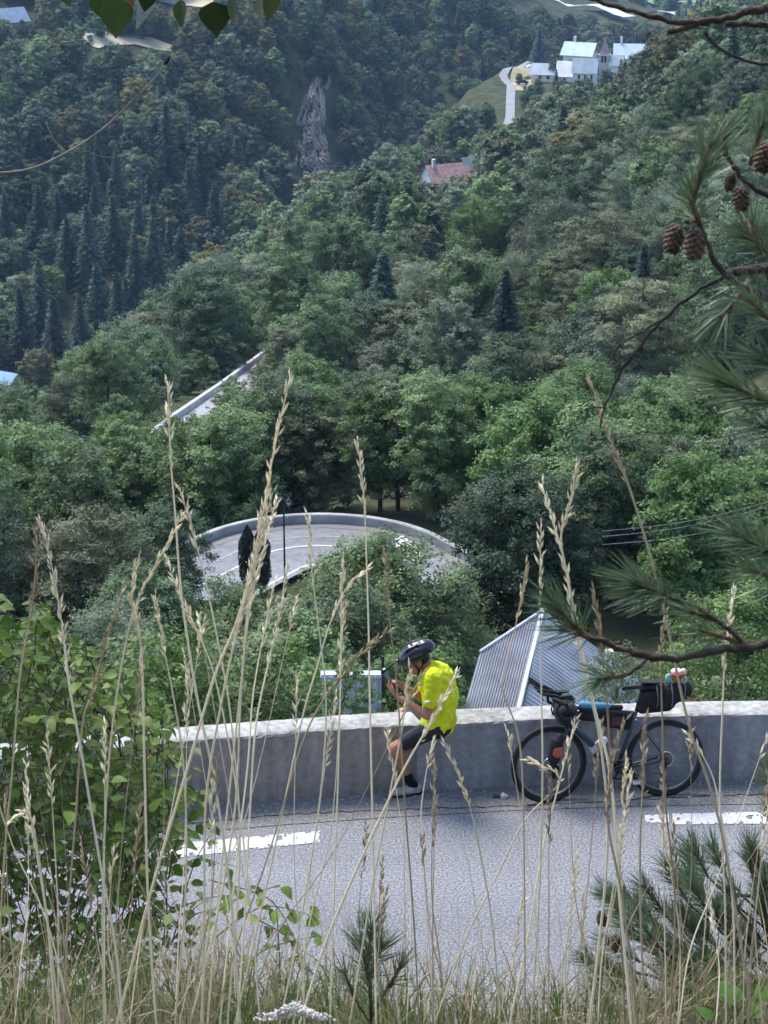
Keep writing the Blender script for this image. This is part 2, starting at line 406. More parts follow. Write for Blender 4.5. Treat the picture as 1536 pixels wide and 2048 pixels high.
# line of the wall base, a gentle curve
wdir = Vector((1, 0, 0)); wnor = Vector((0, 1, 0)); wmid = Vector((0, 17.567, 0))
def wpt(s, off=0.0, z=0.0):
    """point s metres along the wall (measured in x), off metres beyond its front face"""
    k = max(-8, min(8, s)); sl_ = .1339 - .03453 * k
    y = 17.567 + .1339 * k - .01726 * k * k + (s - k) * sl_
    n = Vector((-sl_, 1, 0)).normalized()
    c = Vector((s, y, 0)) + n * off; c.z = z
    return c
def strip(name, s0, s1, o0, o1, z, m, n=60, parent=None, wob=None):
    vs = []; fs = []
    for i in range(n + 1):
        s = s0 + (s1 - s0) * i / n
        a, b = wpt(s, o0, z), wpt(s, o1, z)
        vs += [a, b]
    for i in range(n): fs.append((2 * i, 2 * i + 2, 2 * i + 3, 2 * i + 1))
    me = bpy.data.meshes.new(name); me.from_pydata([tuple(v) for v in vs], [], fs); me.update()
    return link(name, me, parent, m)
road = strip('road', -30, 30, -8.3, 0.25, 0.0, ROAD); tag(road, kind='structure')
gut = strip('gutter', -30, 30, -0.46, 0.02, 0.006, GUTTER, parent=road)
# painted edge-line dashes with a worn outline
def dash(px0, px1, yl0, yl1, yr0, yr1, seed):
    """worn thermoplastic: small flakes in a grid, missing along the edges and in holes"""
    rd = random.Random(seed); nx = max(6, int((px1 - px0) / 3)); ny = 8; fs = []; P = {}
    hole = [(rd.uniform(0, nx), rd.uniform(0, ny), rd.uniform(.6, 1.8)) for _ in range(nx // 12)]
    def pt(i, j):
        if (i, j) not in P:
            t = i / nx; y0 = yl0 + (yr0 - yl0) * t; y1 = yl1 + (yr1 - yl1) * t
            P[(i, j)] = (len(P), UZ(px0 + (px1 - px0) * t + rd.uniform(-.9, .9), y0 + (y1 - y0) * j / ny + rd.uniform(-.5, .5), 0.006))
        return P[(i, j)][0]
    for i in range(nx):
        for j in range(ny):
            e = min(i, nx - 1 - i) < 2 or j in (0, ny - 1)
            if rd.random() < (.14 if e else .006) or any(math.hypot((i - h[0]) * .8, j - h[1]) < h[2] for h in hole): continue
            fs.append((pt(i, j), pt(i, j + 1), pt(i + 1, j + 1), pt(i + 1, j)))
    vs = [tuple(v[1]) for v in sorted(P.values(), key=lambda q: q[0])]
    me = bpy.data.meshes.new('edge_line'); me.from_pydata(vs, [], fs); me.update()
    return link('edge_line', me, road, PAINT)
dash(342, 640, 1688, 1716, 1661, 1684, 1); dash(1345, 1700, 1627, 1649, 1620, 1645, 2); dash(1290, 1338, 1630, 1645, 1628, 1645, 3)
dash(-300, 60, 1740, 1770, 1715, 1745, 4)
# the long tar crack between gutter and carriageway
ck = MB(); rd = random.Random(5); pts = []
for i in range(140):
    s = -5 + i * 0.075; pts.append(wpt(s, -0.33 - 0.05 * math.sin(s * 1.3) + rd.uniform(-.015, .015), 0.009))
for i in range(len(pts) - 1):
    a, b = pts[i], pts[i + 1]; k = wnor * rd.uniform(0.004, 0.011)
    ck.add([a - k, b - k, b + k, a + k], [(0, 1, 2, 3)])
ck.build('crack', CRACK, road)

# ------------------------------------------------------------------ parapet wall
def wall_mat(name, face, face2, top):
    m = bpy.data.materials.new(name); m.use_nodes = True; nt = m.node_tree; b = nt.nodes['Principled BSDF']
    b.inputs['Roughness'].default_value = 0.9; b.inputs['Specular IOR Level'].default_value = 0.15
    tc = N(nt, 'ShaderNodeTexCoord')
    def noise(s, d=5, rough=0.6):
        n = N(nt, 'ShaderNodeTexNoise'); n.inputs['Scale'].default_value = s; n.inputs['Detail'].default_value = d; n.inputs['Roughness'].default_value = rough
        nt.links.new(tc.outputs['Object'], n.inputs['Vector']); return n
    n1 = noise(1.3); n2 = noise(16); n3 = noise(9, 6, 0.7)
    mx = N(nt, 'ShaderNodeMix', data_type='RGBA'); mx.inputs[6].default_value = (*face, 1); mx.inputs[7].default_value = (*face2, 1)
    mr = N(nt, 'ShaderNodeMapRange'); mr.inputs[1].default_value = 0.4; mr.inputs[2].default_value = 0.6
    nt.links.new(n1.outputs['Fac'], mr.inputs[0]); nt.links.new(mr.outputs[0], mx.inputs[0])
    sp = N(nt, 'ShaderNodeMix', data_type='RGBA', blend_type='MULTIPLY'); sp.inputs[0].default_value = 0.85 if 'cap' in name else 0.55
    mr2 = N(nt, 'ShaderNodeMapRange'); mr2.inputs[1].default_value = 0.35; mr2.inputs[2].default_value = 0.65; mr2.inputs[3].default_value = 0.6; mr2.inputs[4].default_value = 1.1
    nt.links.new(n2.outputs['Fac'], mr2.inputs[0]); nt.links.new(mx.outputs[2], sp.inputs[6]); nt.links.new(mr2.outputs[0], sp.inputs[7])
    mp = N(nt, 'ShaderNodeMapping'); mp.inputs['Scale'].default_value = (7, 7, .7); nt.links.new(tc.outputs['Object'], mp.inputs[0])
    n4 = N(nt, 'ShaderNodeTexNoise'); n4.inputs['Scale'].default_value = 1; n4.inputs['Detail'].default_value = 6; nt.links.new(mp.outputs[0], n4.inputs['Vector'])
    mr3 = N(nt, 'ShaderNodeMapRange'); mr3.inputs[1].default_value = .38; mr3.inputs[2].default_value = .62; mr3.inputs[3].default_value = .74; mr3.inputs[4].default_value = 1.08; nt.links.new(n4.outputs['Fac'], mr3.inputs[0])
    sq = N(nt, 'ShaderNodeMix', data_type='RGBA', blend_type='MULTIPLY'); sq.inputs[0].default_value = .8; nt.links.new(sp.outputs[2], sq.inputs[6]); nt.links.new(mr3.outputs[0], sq.inputs[7])
    nt.links.new(sq.outputs[2], b.inputs['Base Color'])
    bp = N(nt, 'ShaderNodeBump'); bp.inputs['Strength'].default_value = 0.5; bp.inputs['Distance'].default_value = 0.02
    nt.links.new(n3.outputs['Fac'], bp.inputs['Height']); nt.links.new(bp.outputs[0], b.inputs['Normal'])
    return m
W_WARM = wall_mat('render_warm_grey', (0.38, 0.345, 0.315), (0.31, 0.285, 0.262), None)
W_COOL = wall_mat('render_cool_grey', (0.335, 0.345, 0.375), (0.36, 0.37, 0.395), None)
W_TOP = wall_mat('weathered_concrete_cap', (0.36, 0.35, 0.325), (0.47, 0.46, 0.43), None)
W_TOP2 = W_TOP
WH, WT = 0.67, 0.30
wall = empty('parapet_wall', wpt(0, 0.2)); tag(wall, 'low grey rendered parapet wall with pale concrete top along the road', 'wall')
def wall_piece(name, s0, s1, m, profile, seed, amp, step=0.045):
    """profile: list of (off, z) swept along the wall; edges roughened"""
    rd = random.Random(seed); n = max(4, int((s1 - s0) / step)); k = len(profile); vs = []; fs = []
    ph = [rd.uniform(0, 6) for _ in range(6)]
    for i in range(n + 1):
        s = s0 + (s1 - s0) * i / n
        for j, (o, z, a) in enumerate(profile):
            ch = 0.5 * math.sin(s * 2.1 + ph[0] + j) + 0.35 * math.sin(s * 6.3 + ph[1] + 2 * j) + rd.uniform(-.6, .6)
            p = wpt(s, o + a * amp * ch, z + a * amp * 0.6 * (0.6 * math.sin(s * 3.7 + ph[2]) + rd.uniform(-.5, .5)))
            vs.append(tuple(p - wall.location))
    for i in range(n):
        for j in range(k - 1):
            fs.append((i * k + j, (i + 1) * k + j, (i + 1) * k + j + 1, i * k + j + 1))
    fs.append(tuple(range(k))); fs.append(tuple(n * k + j for j in reversed(range(k))))
    me = bpy.data.meshes.new(name); me.from_pydata(vs, [], fs); me.update()
    return link(name, me, wall, m)
face_prof = [(0.0, -0.12, 0), (0.0, 0.10, .4), (0.0, 0.30, .4), (0.0, 0.48, .5), (0.0, 0.652, .8)]
s_split = (UZ(832, 1590, 0) - wmid).dot(wdir)
wall_piece('front_face', -14, s_split + .02, W_WARM, face_prof, 1, 0.006)
wall_piece('front_face', s_split + 0.004, 14, W_COOL, [(o - 0.006, z, a) for o, z, a in face_prof], 2, 0.006)
wall_piece('cap', -14, 14, W_TOP, [(0.03, 0.60, 0), (-0.010, 0.640, 1.6), (-0.006, 0.658, 1.2), (0.022, 0.668, .8), (0.10, 0.674, .5), (0.20, 0.674, .5), (0.27, 0.665, .8), (0.30, 0.63, .6), (0.31, -0.8, 0)], 3, 0.008)
# dust and debris along the foot of the wall, and the painted flakes
rub = MB(); rd = random.Random(8)
for i in range(260):
    s = rd.uniform(-4, 4); o = -abs(rd.gauss(0, 0.12)) - 0.01; r = rd.uniform(.004, .014)
    c = wpt(s, o, 0.006 + r * .4); rub.ell(c, (r * rd.uniform(.8, 1.8), r, r * .6), (0, 0, rd.uniform(0, 3)), 5, 4)
g = rub.build('gutter_grit', mat('grit', (0.33, 0.31, 0.28), 0.9, 0.4, 40)); tag(g, 'pale grit scattered along the foot of the wall', 'grit', kind='stuff')
def rock(name, px, py, r, m, label, seed):
    rd = random.Random(seed); bm = bmesh.new(); bmesh.ops.create_icosphere(bm, subdivisions=2, radius=1)
    for v in bm.verts:
        k = 1 + 0.25 * math.sin(v.co.x * 3 + seed) + rd.uniform(-.12, .12)
        v.co = Vector((v.co.x * r[0] * k, v.co.y * r[1] * k, v.co.z * r[2] * k))
    me = bpy.data.meshes.new(name); bm.to_mesh(me); bm.free()
    o = link(name, me, None, m); p = UZ(px, py, 0.0); o.location = p + Vector((0, 0, r[2] * .75)); tag(o, label, 'stone')
rock('stone', 1009, 1597, (.036, .03, .03), mat('white_stone', (0.6, 0.6, 0.58), 0.85, .2, 20), 'small white stone on the gutter left of the front wheel', 3)
rock('stone', 994, 1596, (.03, .026, .018), mat('dark_stone', (0.05, 0.05, 0.055), 0.85, .3, 20), 'small dark stone next to the white stone in the gutter', 4)

# ------------------------------------------------------------------ hairpin road below
def arc_strip(name, r0, r1, z, m, parent=None, leg=7):
    A, B = hline(r0, leg), hline(r1, leg)
    vs = [(*p, z) for p in A] + [(*p, z) for p in B]; k = len(A)
    me = bpy.data.meshes.new(name); me.from_pydata(vs, [], [(i, k + i, k + i + 1, i + 1) for i in range(k - 1)]); me.update()
    return link(name, me, parent, m)
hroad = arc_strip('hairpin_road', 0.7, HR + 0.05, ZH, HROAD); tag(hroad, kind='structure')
arc_strip('gutter_strip', HR - 0.8, HR - 0.02, ZH + .02, GUTTER, hroad)
arc_strip('centre_line', 4.15, 4.33, ZH + .02, PAINT, hroad)
arc_strip('inner_edge_line', 1.0, 1.2, ZH + .02, PAINT, hroad)
arc_strip('worn_track', 5.75, 5.9, ZH + .015, mat('pale_track', (0.33, 0.33, 0.33), 0.9, .2, 2), hroad, leg=2)
# white painted block at the right of the bend
q = [UZ(786, 1075, ZH + .03), UZ(808, 1071, ZH + .03), UZ(842, 1098, ZH + .03), UZ(836, 1126, ZH + .03), UZ(800, 1120, ZH + .03)]
me = bpy.data.meshes.new('painted_block'); me.from_pydata([tuple(v) for v in q], [], [tuple(range(5))]); link('painted_block', me, hroad, PAINT)
hw = empty('hairpin_parapet', (HX, HY, ZH)); tag(hw, 'pale curved concrete parapet round the outside of the hairpin bend', 'wall')
HCONC = mat('hairpin_concrete', (0.36, 0.36, 0.36), 0.9, 0.22, 0.6, bump=.3, bscale=4)
prof = ((0, -.3), (.01, .52), (.05, .57), (.36, .57), (.4, .5), (.4, -3))
rows = []
for o, z in prof:
    L_ = hline(HR + o, 7); fin = []
    for p, q in zip(L_[:-1], L_[1:]):
        k = max(1, int(math.hypot(q[0] - p[0], q[1] - p[1]) / .9 + .01)) if o < -1 else (12 if math.hypot(q[0] - p[0], q[1] - p[1]) > 5 else 1)
        fin += [(p[0] + (q[0] - p[0]) * t / k - HX, p[1] + (q[1] - p[1]) * t / k - HY, z) for t in range(k)]
    rows.append(fin + [(L_[-1][0] - HX, L_[-1][1] - HY, z)])
for i in range(0, len(rows[0]) - 1, 4):
    e = min(i + 4, len(rows[0]) - 1); vs = []; fs = []
    for j in range(i, e + 1):
        for k in range(6):
            p = Vector(rows[k][j])
            if j == e and e < len(rows[0]) - 1: p = p.lerp(Vector(rows[k][j - 1]), .03)
            vs.append(p)
    for j in range(e - i):
        for k in range(5): fs.append((j * 6 + k, j * 6 + k + 1, (j + 1) * 6 + k + 1, (j + 1) * 6 + k))
    fs += [tuple(range(6)), tuple((e - i) * 6 + k for k in reversed(range(6)))]
    MB().add(vs, fs).build('wall_segment', HCONC, hw)

# lower road leg with its parapet, going down to the left of the hill
LR = [Vector(p) for p in LOWROAD]
def offs(pts, off, z):
    out = []
    for i, p in enumerate(pts):
        t = (pts[min(i + 1, len(pts) - 1)] - pts[max(i - 1, 0)]); t.z = 0; t.normalize()
        out.append(p + Vector((t.y, -t.x, 0)) * off + Vector((0, 0, z)))
    return out
def fine(pts, k=8):
    out = []
    for a, b in zip(pts[:-1], pts[1:]):
        for i in range(k): out.append(a.lerp(b, i / k))
    return out + [pts[-1]]
LRF = fine(LR)
a, b = offs(LRF, 0.2, -.55), offs(LRF, 4.0, -.55)
mb = MB(); mb.add(a + b, [(i, len(a) + i, len(a) + i + 1, i + 1) for i in range(len(a) - 1)])
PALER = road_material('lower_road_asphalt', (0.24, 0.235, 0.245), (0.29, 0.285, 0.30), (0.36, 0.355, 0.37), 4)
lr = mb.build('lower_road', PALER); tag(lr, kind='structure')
lw = empty('lower_parapet', LR[1]); tag(lw, 'long straight concrete parapet on the lower road leaving down the valley', 'wall')
for i in range(0, len(LRF) - 1, 2):
    mb = MB(); sub = LRF[i:i + 3]
    prof = [(0.2, -1.5), (0.2, 0.1), (-.25, 0.1), (-.25, -3)]
    rows = [offs(LRF, o, z)[i:i + 3] for o, z in prof]
    vs = [rows[k][j] - LR[1] for j in range(len(sub)) for k in range(4)]
    fs = [(j * 4 + k, j * 4 + k + 1, (j + 1) * 4 + k + 1, (j + 1) * 4 + k) for j in range(len(sub) - 1) for k in range(3)]
    mb.add(vs, fs).build('wall_segment', mat('lower_wall_concrete', (0.44, 0.44, 0.45), .9, .15, 1), lw)

# ------------------------------------------------------------------ plant prototypes
def leaves_mesh(pos, nor, size, asp=0.6, rnd=0.6, r=None, fold=0.0, up=None):
    """one rhombic leaf per position; returns verts, quads"""
    r = r or rng; n = len(pos)
    nn = nor + r.normal(0, rnd, (n, 3)); nn /= np.linalg.norm(nn, axis=1, keepdims=True) + 1e-9
    t = r.normal(0, 1, (n, 3)) if up is None else up + r.normal(0, .35, (n, 3))
    t -= nn * (t * nn).sum(1, keepdims=True); t /= np.linalg.norm(t, axis=1, keepdims=True) + 1e-9
    b = np.cross(nn, t); s = size * r.uniform(0.65, 1.35, (n, 1))
    v = np.stack([pos - t * s * .5, pos + b * s * asp * .5 - t * s * .05 + nn * s * fold, pos + t * s * .5, pos - b * s * asp * .5 - t * s * .05 + nn * s * fold], 1).reshape(-1, 3)
    return v, np.arange(n * 4).reshape(n, 4)
def unit(n, r):
    d = r.normal(0, 1, (n, 3)); return d / np.linalg.norm(d, axis=1, keepdims=True)
def crown_points(r, H, W, base, nl, ncl, nleaf, prof, lobe=(0.17, 0.27), flat=1.0, csize=0.10, fill=0.25):
    """lobes in an envelope, leaf clumps on the lobes, leaves in the clumps"""
    cen = []; rad = []
    for i in range(nl):
        t = (i + r.uniform(0.1, .9)) / nl
        z = base * H + (H * 0.94 - base * H) * t
        wr = W * 0.5 * prof(t); a = i * 2.4 + r.uniform(-.5, .5)
        rr = wr * math.sqrt(r.uniform(.35, 1)) * (0.72)
        cen.append((rr * math.cos(a), rr * math.sin(a), z)); rad.append(W * r.uniform(*lobe) * (0.65 + 0.5 * prof(t)))
    cen = np.array(cen); rad = np.array(rad)
    li = r.choice(nl, ncl, p=rad ** 2 / (rad ** 2).sum())
    d = unit(ncl, r); d[:, 2] = d[:, 2] * .8 + .25; d /= np.linalg.norm(d, axis=1, keepdims=True)
    rr = rad[li] * np.where(r.random(ncl) < fill, r.uniform(.3, .8, ncl), r.uniform(.8, 1.12, ncl))
    cp = cen[li] + d * rr[:, None] * np.array([1, 1, flat])
    ci = r.integers(0, ncl, nleaf)
    p = cp[ci] + r.normal(0, csize * W * .5, (nleaf, 3)) * np.array([1, 1, .65 * flat])
    nor = d[ci] * .8 + np.array([0, 0, .6])
    return p, nor, cen, rad
def limbs(r, H, W, cen, tr=0.022, lean=0):
    mb = MB(); top = Vector((lean, 0, H * .62))
    tp = [Vector((0, 0, -.6)), Vector((r.uniform(-.1, .1), r.uniform(-.1, .1), H * .2)), Vector((r.uniform(-.2, .2), r.uniform(-.2, .2), H * .4)), top, Vector((r.uniform(-.3, .3), r.uniform(-.3, .3), H * .85))]
    mb.tube(tp, [H * tr, H * tr * .8, H * tr * .6, H * tr * .4, H * tr * .12], 7)
    for c in cen:
        c = Vector(c); z = max(H * .12, c.z - (0.45 * math.hypot(c.x, c.y) + .12 * H)); z = min(z, H * .75)
        q = min(1, z / (H * .62)); st = Vector((0, 0, z)); mid = st.lerp(c, .5) + Vector((0, 0, -.04 * H))
        mb.tube([st, mid, c, c * 1.06], [H * tr * .38, H * tr * .25, H * tr * .12, H * tr * .04], 5)
    return mb
PROTO = {}
def mb_mesh(mb, name, m, smooth=True):
    me = bpy.data.meshes.new(name); me.from_pydata(mb.v, [], mb.f); me.update(); me.materials.append(m)
    if smooth: me.polygons.foreach_set('use_smooth', [True] * len(me.polygons))
    return me
def broad(key, seed, H, W, lm, nleaf, leaf, base=.2, nl=20, ncl=420, prof=None, lobe=(.15, .25), flat=1.0, csize=.062, bark=None, asp=.62, rnd=.38, tr=.02, fill=.22):
    r = np.random.default_rng(seed)
    prof = prof or (lambda t: math.sin(math.pi * (0.18 + 0.74 * t)) ** .8)
    p, nor, cen, rad = crown_points(r, H, W, base, nl, ncl, nleaf, prof, lobe, flat, csize, fill)
    v, f = leaves_mesh(p, nor, leaf, asp, rnd, r)
    cm = np_mesh(key + '_crown', v, f); cm.materials.append(lm)
    tm = mb_mesh(limbs(r, H, W, cen, tr), key + '_trunk', bark or BARK)
    PROTO[key] = (tm, cm, H, W)
def spruce(key, seed, H, W, lm, tiers=26, per=9, seg=7, card=.42, droop=.35, sparse=0.0, trunkm=None):
    r = np.random.default_rng(seed); pos = []; nor = []; ups = []
    mb = MB(); mb.tube([(0, 0, -.5), (0, 0, H * .5), (0, 0, H * .98)], [H * .016, H * .010, H * .002], 6)
    for i in range(tiers):
        t = (i + .3) / tiers; z = H * (.08 + .9 * t); L = W * .5 * (1 - t) ** .85 * r.uniform(.85, 1.12) + .12
        for k in range(per):
            if r.random() < sparse: continue
            a = 2 * math.pi * (k + .5 * (i % 2)) / per + r.uniform(-.25, .25); l = L * r.uniform(.75, 1.1)
            d = np.array([math.cos(a), math.sin(a), 0])
            tip = Vector((d[0] * l, d[1] * l, z - droop * l))
            if i % 2 == 0: mb.tube([(0, 0, z), Vector((d[0] * l * .5, d[1] * l * .5, z - droop * l * .62)), tip], [H * .004, H * .0025, H * .001], 4)
            m = max(3, int(seg * l / (W * .5) + 2))
            for s in np.linspace(.18, 1.02, m):
                zz = z - droop * l * s * (1.3 - .3 * s) + .03 * l * (s > .9)
                c = d * l * s + np.array([0, 0, zz]); side = np.cross(d, [0, 0, 1])
                for q in (-1, 0, 1):
                    pos.append(c + side * q * (.20 * l * (1.1 - s) + .08) + r.normal(0, .05, 3)); nor.append(np.array([0, 0, 1.0]) + d * .5); ups.append(d + side * q * .7 + np.array([0, 0, -.5]))
    pos = np.array(pos); v, f = leaves_mesh(pos, np.array(nor), card, .38, .35, r, up=np.array(ups), fold=-.08)
    cm = np_mesh(key + '_crown', v, f); cm.materials.append(lm)
    PROTO[key] = (mb_mesh(mb, key + '_trunk', trunkm or BARK), cm, H, W)
tall = lambda t: math.sin(math.pi * (0.12 + 0.80 * t)) ** .7
coneish = lambda t: (1 - t) ** .7 * .9 + .12
fast = lambda t: math.sin(math.pi * (0.15 + 0.75 * t)) ** .5
# middle distance (60-200 m)
broad('b_mid0', 1, 9.5, 7.5, L_MID, 26000, .20)
broad('b_mid1', 2, 10.5, 6.5, L_MID, 26000, .20, prof=tall, base=.15)
broad('b_brt0', 3, 8.5, 6.8, L_BRIGHT, 24000, .20)
broad('b_brt1', 4, 10.0, 6.0, L_BRIGHT, 24000, .19, prof=tall, nl=24)
broad('b_drk0', 5, 9.5, 7.8, L_DARK, 30000, .18, base=.1, ncl=520)
broad('b_oli0', 6, 9.0, 7.0, L_OLIVE, 24000, .19, flat=.7)
broad('b_gry0', 7, 9.5, 6.4, L_GREY, 22000, .20, prof=tall, bark=BARKG)
broad('p_oli0', 8, 9.5, 6.5, L_OLIVE, 24000, .22, asp=.28, flat=.55, nl=26, lobe=(.12, .19), base=.25)
broad('b_wil0', 13, 9.5, 7.0, L_GREY, 24000, .26, asp=.24, nl=24, lobe=(.11, .18), rnd=.6, bark=BARKG, csize=.07)
broad('b_pop0', 14, 11.5, 4.6, L_MID, 22000, .20, prof=fast, nl=26, lobe=(.16, .24), base=.1, bark=BARKG)
broad('shrub0', 9, 3.0, 3.6, L_MID, 9000, .14, base=.05, nl=14, ncl=200)
broad('shrub1', 10, 3.2, 3.2, L_DARK, 9000, .14, base=.05, nl=14, ncl=200)
spruce('spruce0', 11, 12, 5.0, L_SPRUCE, tiers=30, per=11, seg=9, card=.55)
spruce('spruce1', 12, 14, 4.6, L_SPRUCE, tiers=32, per=10, seg=8, card=.6)
# far (beyond 250 m): fewer, larger leaf clumps
for i, (k, lm) in enumerate([('mid', L_MID), ('drk', L_DARK), ('gry', L_GREY), ('oli', L_OLIVE), ('rst', L_RUST), ('brt', L_BRIGHT), ('dee', L_DEEP)]):
    broad('f_%s0' % k, 30 + i, 10, 8.0, lm, 9000, .40, nl=15, ncl=300)
    broad('f_%s1' % k, 40 + i, 11, 7.0, lm, 9000, .40, nl=17, ncl=300, prof=tall)
spruce('f_spr0', 50, 15, 7.8, L_SPRUCE, tiers=22, per=8, seg=5, card=1.0)
spruce('f_spr1', 51, 18, 7.6, L_SPRUCE, tiers=24, per=8, seg=5, card=1.0)
spruce('f_blu', 52, 15, 8.5, L_BLUE, tiers=20, per=9, seg=6, card=1.0, droop=.15)
spruce('f_dead', 53, 16, 4.0, mat('dead_needles', (0.26, 0.23, 0.2), .9, .3, 3), tiers=22, per=7, seg=3, card=.5, sparse=.35, trunkm=BARKG)

# ------------------------------------------------------------------ clearings: what no nearer tree may hide
CLEAR = [(402, 1040, 890, 1150, 112), (945, 1205, 1255, 1420, 90), (340, 795, 400, 835, 200), (440, 735, 470, 770, 222), (480, 700, 515, 735, 235), (842, 312, 940, 350, 575),
         (1025, 75, 1235, 166, 676), (1008, 122, 1040, 236, 655), (594, 182, 658, 350, 900), (0, 5, 62, 42, 800), (188, 74, 340, 94, 790), (330, 0, 440, 14, 850), (975, 545, 1050, 680, 222), (875, 410, 1040, 505, 352),
         (1020, -5, 1100, 14, 1430), (1100, 5, 1200, 28, 1430), (1200, 18, 1300, 44, 1430), (1300, 34, 1345, 52, 1430), (0, 735, 50, 768, 330)]
BLOCK = []     # world discs (x, y, r) where nothing grows
def clear_ok(x, y, z, H, W, d, px, py_top, k):
    r = W * .42 * F / d; top = py_top + .08 * H * F / d; bot = top + H * .8 * F / d
    for (x0, y0, x1, y1, dd) in CLEAR:
        if d < dd + 2 and px + r > x0 and px - r < x1 and top < y1 and bot > y0: return False
    return True
ROADPTS = [(HX, HY)]
LANE_PX = [(1010, 262, 0), (1020, 235, 0), (1022, 170, 0), (1006, 157, 0), (1030, 140, 0), (1062, 122, 0)]
LANE = [UZ(px, py, -99.0) for px, py, _ in LANE_PX]
def road_free(x, y, W):
    d, _ = seg_dist(np.array([x]), np.array([y]), LOWROAD)
    if d[0] < 2.2 + W * .2: return False
    d, _ = seg_dist(np.array([x]), np.array([y]), HPATH)
    if d[0] < 4.6 + W * .35: return False
    d, _ = seg_dist(np.array([x]), np.array([y]), [tuple(p) for p in LANE])
    if d[0] < 2.5 + W * .3: return False
    for (bx, by, br) in BLOCK:
        if math.hypot(x - bx, y - by) < br + W * .3: return False
    return True
SILX = [-200, 0, 100, 230, 340, 430, 530, 600, 690, 740, 850, 1000, 1100, 1700]
SILY = [760, 742, 722, 668, 585, 505, 390, 368, 300, 245, 175, 155, 60, -60]
def sil_ok(x, y, px, pt, d): return pt > np.interp(px, SILX, SILY) - 6
TREES = []     # (key, x, y, z, scale, rot, px, py_top, d)
def scatter(x0, x1, y0, y1, step, keys, weights, smin, smax, seed, cond=None, pack=.42):
    rd = random.Random(seed); got = []
    nx = max(1, int((x1 - x0) / step)); ny = max(1, int((y1 - y0) / step))
    cells = []
    for j in range(ny):
        for i in range(nx):
            cells.append((x0 + (i + .5 + .5 * (j % 2) + rd.uniform(-pack, pack)) * step, y0 + (j + .5 + rd.uniform(-pack, pack)) * step))
    if not cells: return
    a = np.array(cells); z = tz(a[:, 0], a[:, 1]); px, py, d = proj(np.stack([a[:, 0], a[:, 1], z + 6], -1))
    vis = (px > -120) & (px < 1660) & (py > -90) & (py < 1500)
    a, z = a[vis], z[vis]
    if not len(a): return
    # hidden behind nearer ground (with a low canopy on it)?
    tt = np.linspace(.06, .97, 44); Q = np.stack([a[:, 0], a[:, 1], z + 12], -1); O = np.array([0, 0, HC])
    S = O + (Q - O)[:, None, :] * tt[None, :, None]
    g = tz(S[..., 0], np.maximum(S[..., 1], 19)); blocked = ((g + 5.0 > S[..., 2]) & (S[..., 1] > 40)).any(1)
    a, z = a[~blocked], z[~blocked]
    for (x, y), zz in zip(a, z):
        k = rd.choices(keys, weights(x, y) if callable(weights) else weights)[0]
        s = rd.uniform(smin, smax); _, _, H, W = PROTO[k]; H *= s; W *= s
        px, pt, d = [float(q) for q in proj((x, y, zz + H))]
        if cond and not cond(x, y, px, pt, d): continue
        if not road_free(x, y, W) or not clear_ok(x, y, zz, H, W, d, px, pt, k): continue
        TREES.append((k, x, y, zz - .15, s, rd.uniform(0, 6.28), px, pt, d))

# ------------------------------------------------------------------ trees placed one by one
def put_tree(name, label, key, loc, scale=1.0, rot=0.0, cat='tree', group=None, crown_name='crown', trunk_name='trunk', sz=None):
    tm, cm, H, W = PROTO[key]
    o = empty(name, loc, (0, 0, rot)); o.scale = (scale, scale, scale * (sz or 1))
    link(trunk_name, tm, o); link(crown_name, cm, o); tag(o, label, cat, group)
    return o
def hand(name, label, key, px, py_top, d, scale, rot=0, z=None, cat='tree', sz=1):
    tm, cm, H, W = PROTO[key]
    p = U(px, py_top, d); p.z -= H * scale * sz
    BLOCK.append((p.x, p.y, W * scale * .42))
    return put_tree(name, label, key, p, scale, rot, cat, sz=sz)
broad('walnut', 61, 9.0, 10.0, L_MID, 60000, .19, base=.12, nl=26, ncl=620, lobe=(.13, .2))
broad('dense', 62, 8.5, 8.2, L_DARK, 60000, .16, base=.05, nl=30, ncl=900, lobe=(.13, .2), csize=.05)
broad('larch', 63, 8.5, 7.0, L_OLIVE, 30000, .20, base=.12, nl=28, ncl=600, lobe=(.10, .16), asp=.3, flat=.6, csize=.06)
broad('feather', 64, 11.5, 9.0, leafmat('leaf_feathery_yellow_green', (0.085, 0.15, 0.03), (0.15, 0.22, 0.05), objvar=.1), 30000, .26, base=.1, nl=26, ncl=520, asp=.35, lobe=(.11, .19))
spruce('darkspruce', 65, 13, 7.0, leafmat('needle_dark_spruce', (0.016, 0.036, 0.026), (0.03, 0.055, 0.034), trans=.08, objvar=.1), tiers=26, per=12, seg=9, card=.6, droop=.30)
hand('walnut_tree', 'broad green tree with feathery leaves standing before the hairpin bend', 'walnut', 780, 1096, 98, .98, .3)
hand('dense_tree', 'dense dark rounded tree at the right end of the hairpin parapet', 'dense', 1045, 955, 104, .98, 1.2)
hand('larch_tree', 'grey olive needle tree left of the hairpin bend', 'larch', 180, 1010, 104, 1.1, 0)
hand('round_tree', 'dark green tree hiding the left end of the hairpin parapet', 'b_drk0', 335, 1015, 108, .62, 2)
hand('round_tree', 'dark leafy tree below the left end of the hairpin road', 'b_drk0', 300, 1135, 98, .7, 1.1)
hand('round_tree', 'low green tree in front of the dark columnar conifers', 'b_mid0', 470, 1165, 97, .62, 2.1)
hand('round_tree', 'large leafy tree at the right edge above the wires', 'b_gry0', 1500, 850, 118, 1.0, 1)
hand('feathery_tree', 'bright yellow green feathery tree high on the hillside', 'feather', 950, 395, 360, 1.05, .5)
hand('spruce_tree', 'single dark pointed spruce on the right hillside', 'darkspruce', 1012, 532, 225, .80, .2)
hand('spruce_tree', 'pale spruce with drooping branches near the pine cones', 'spruce1', 1290, 480, 205, .85, .9)
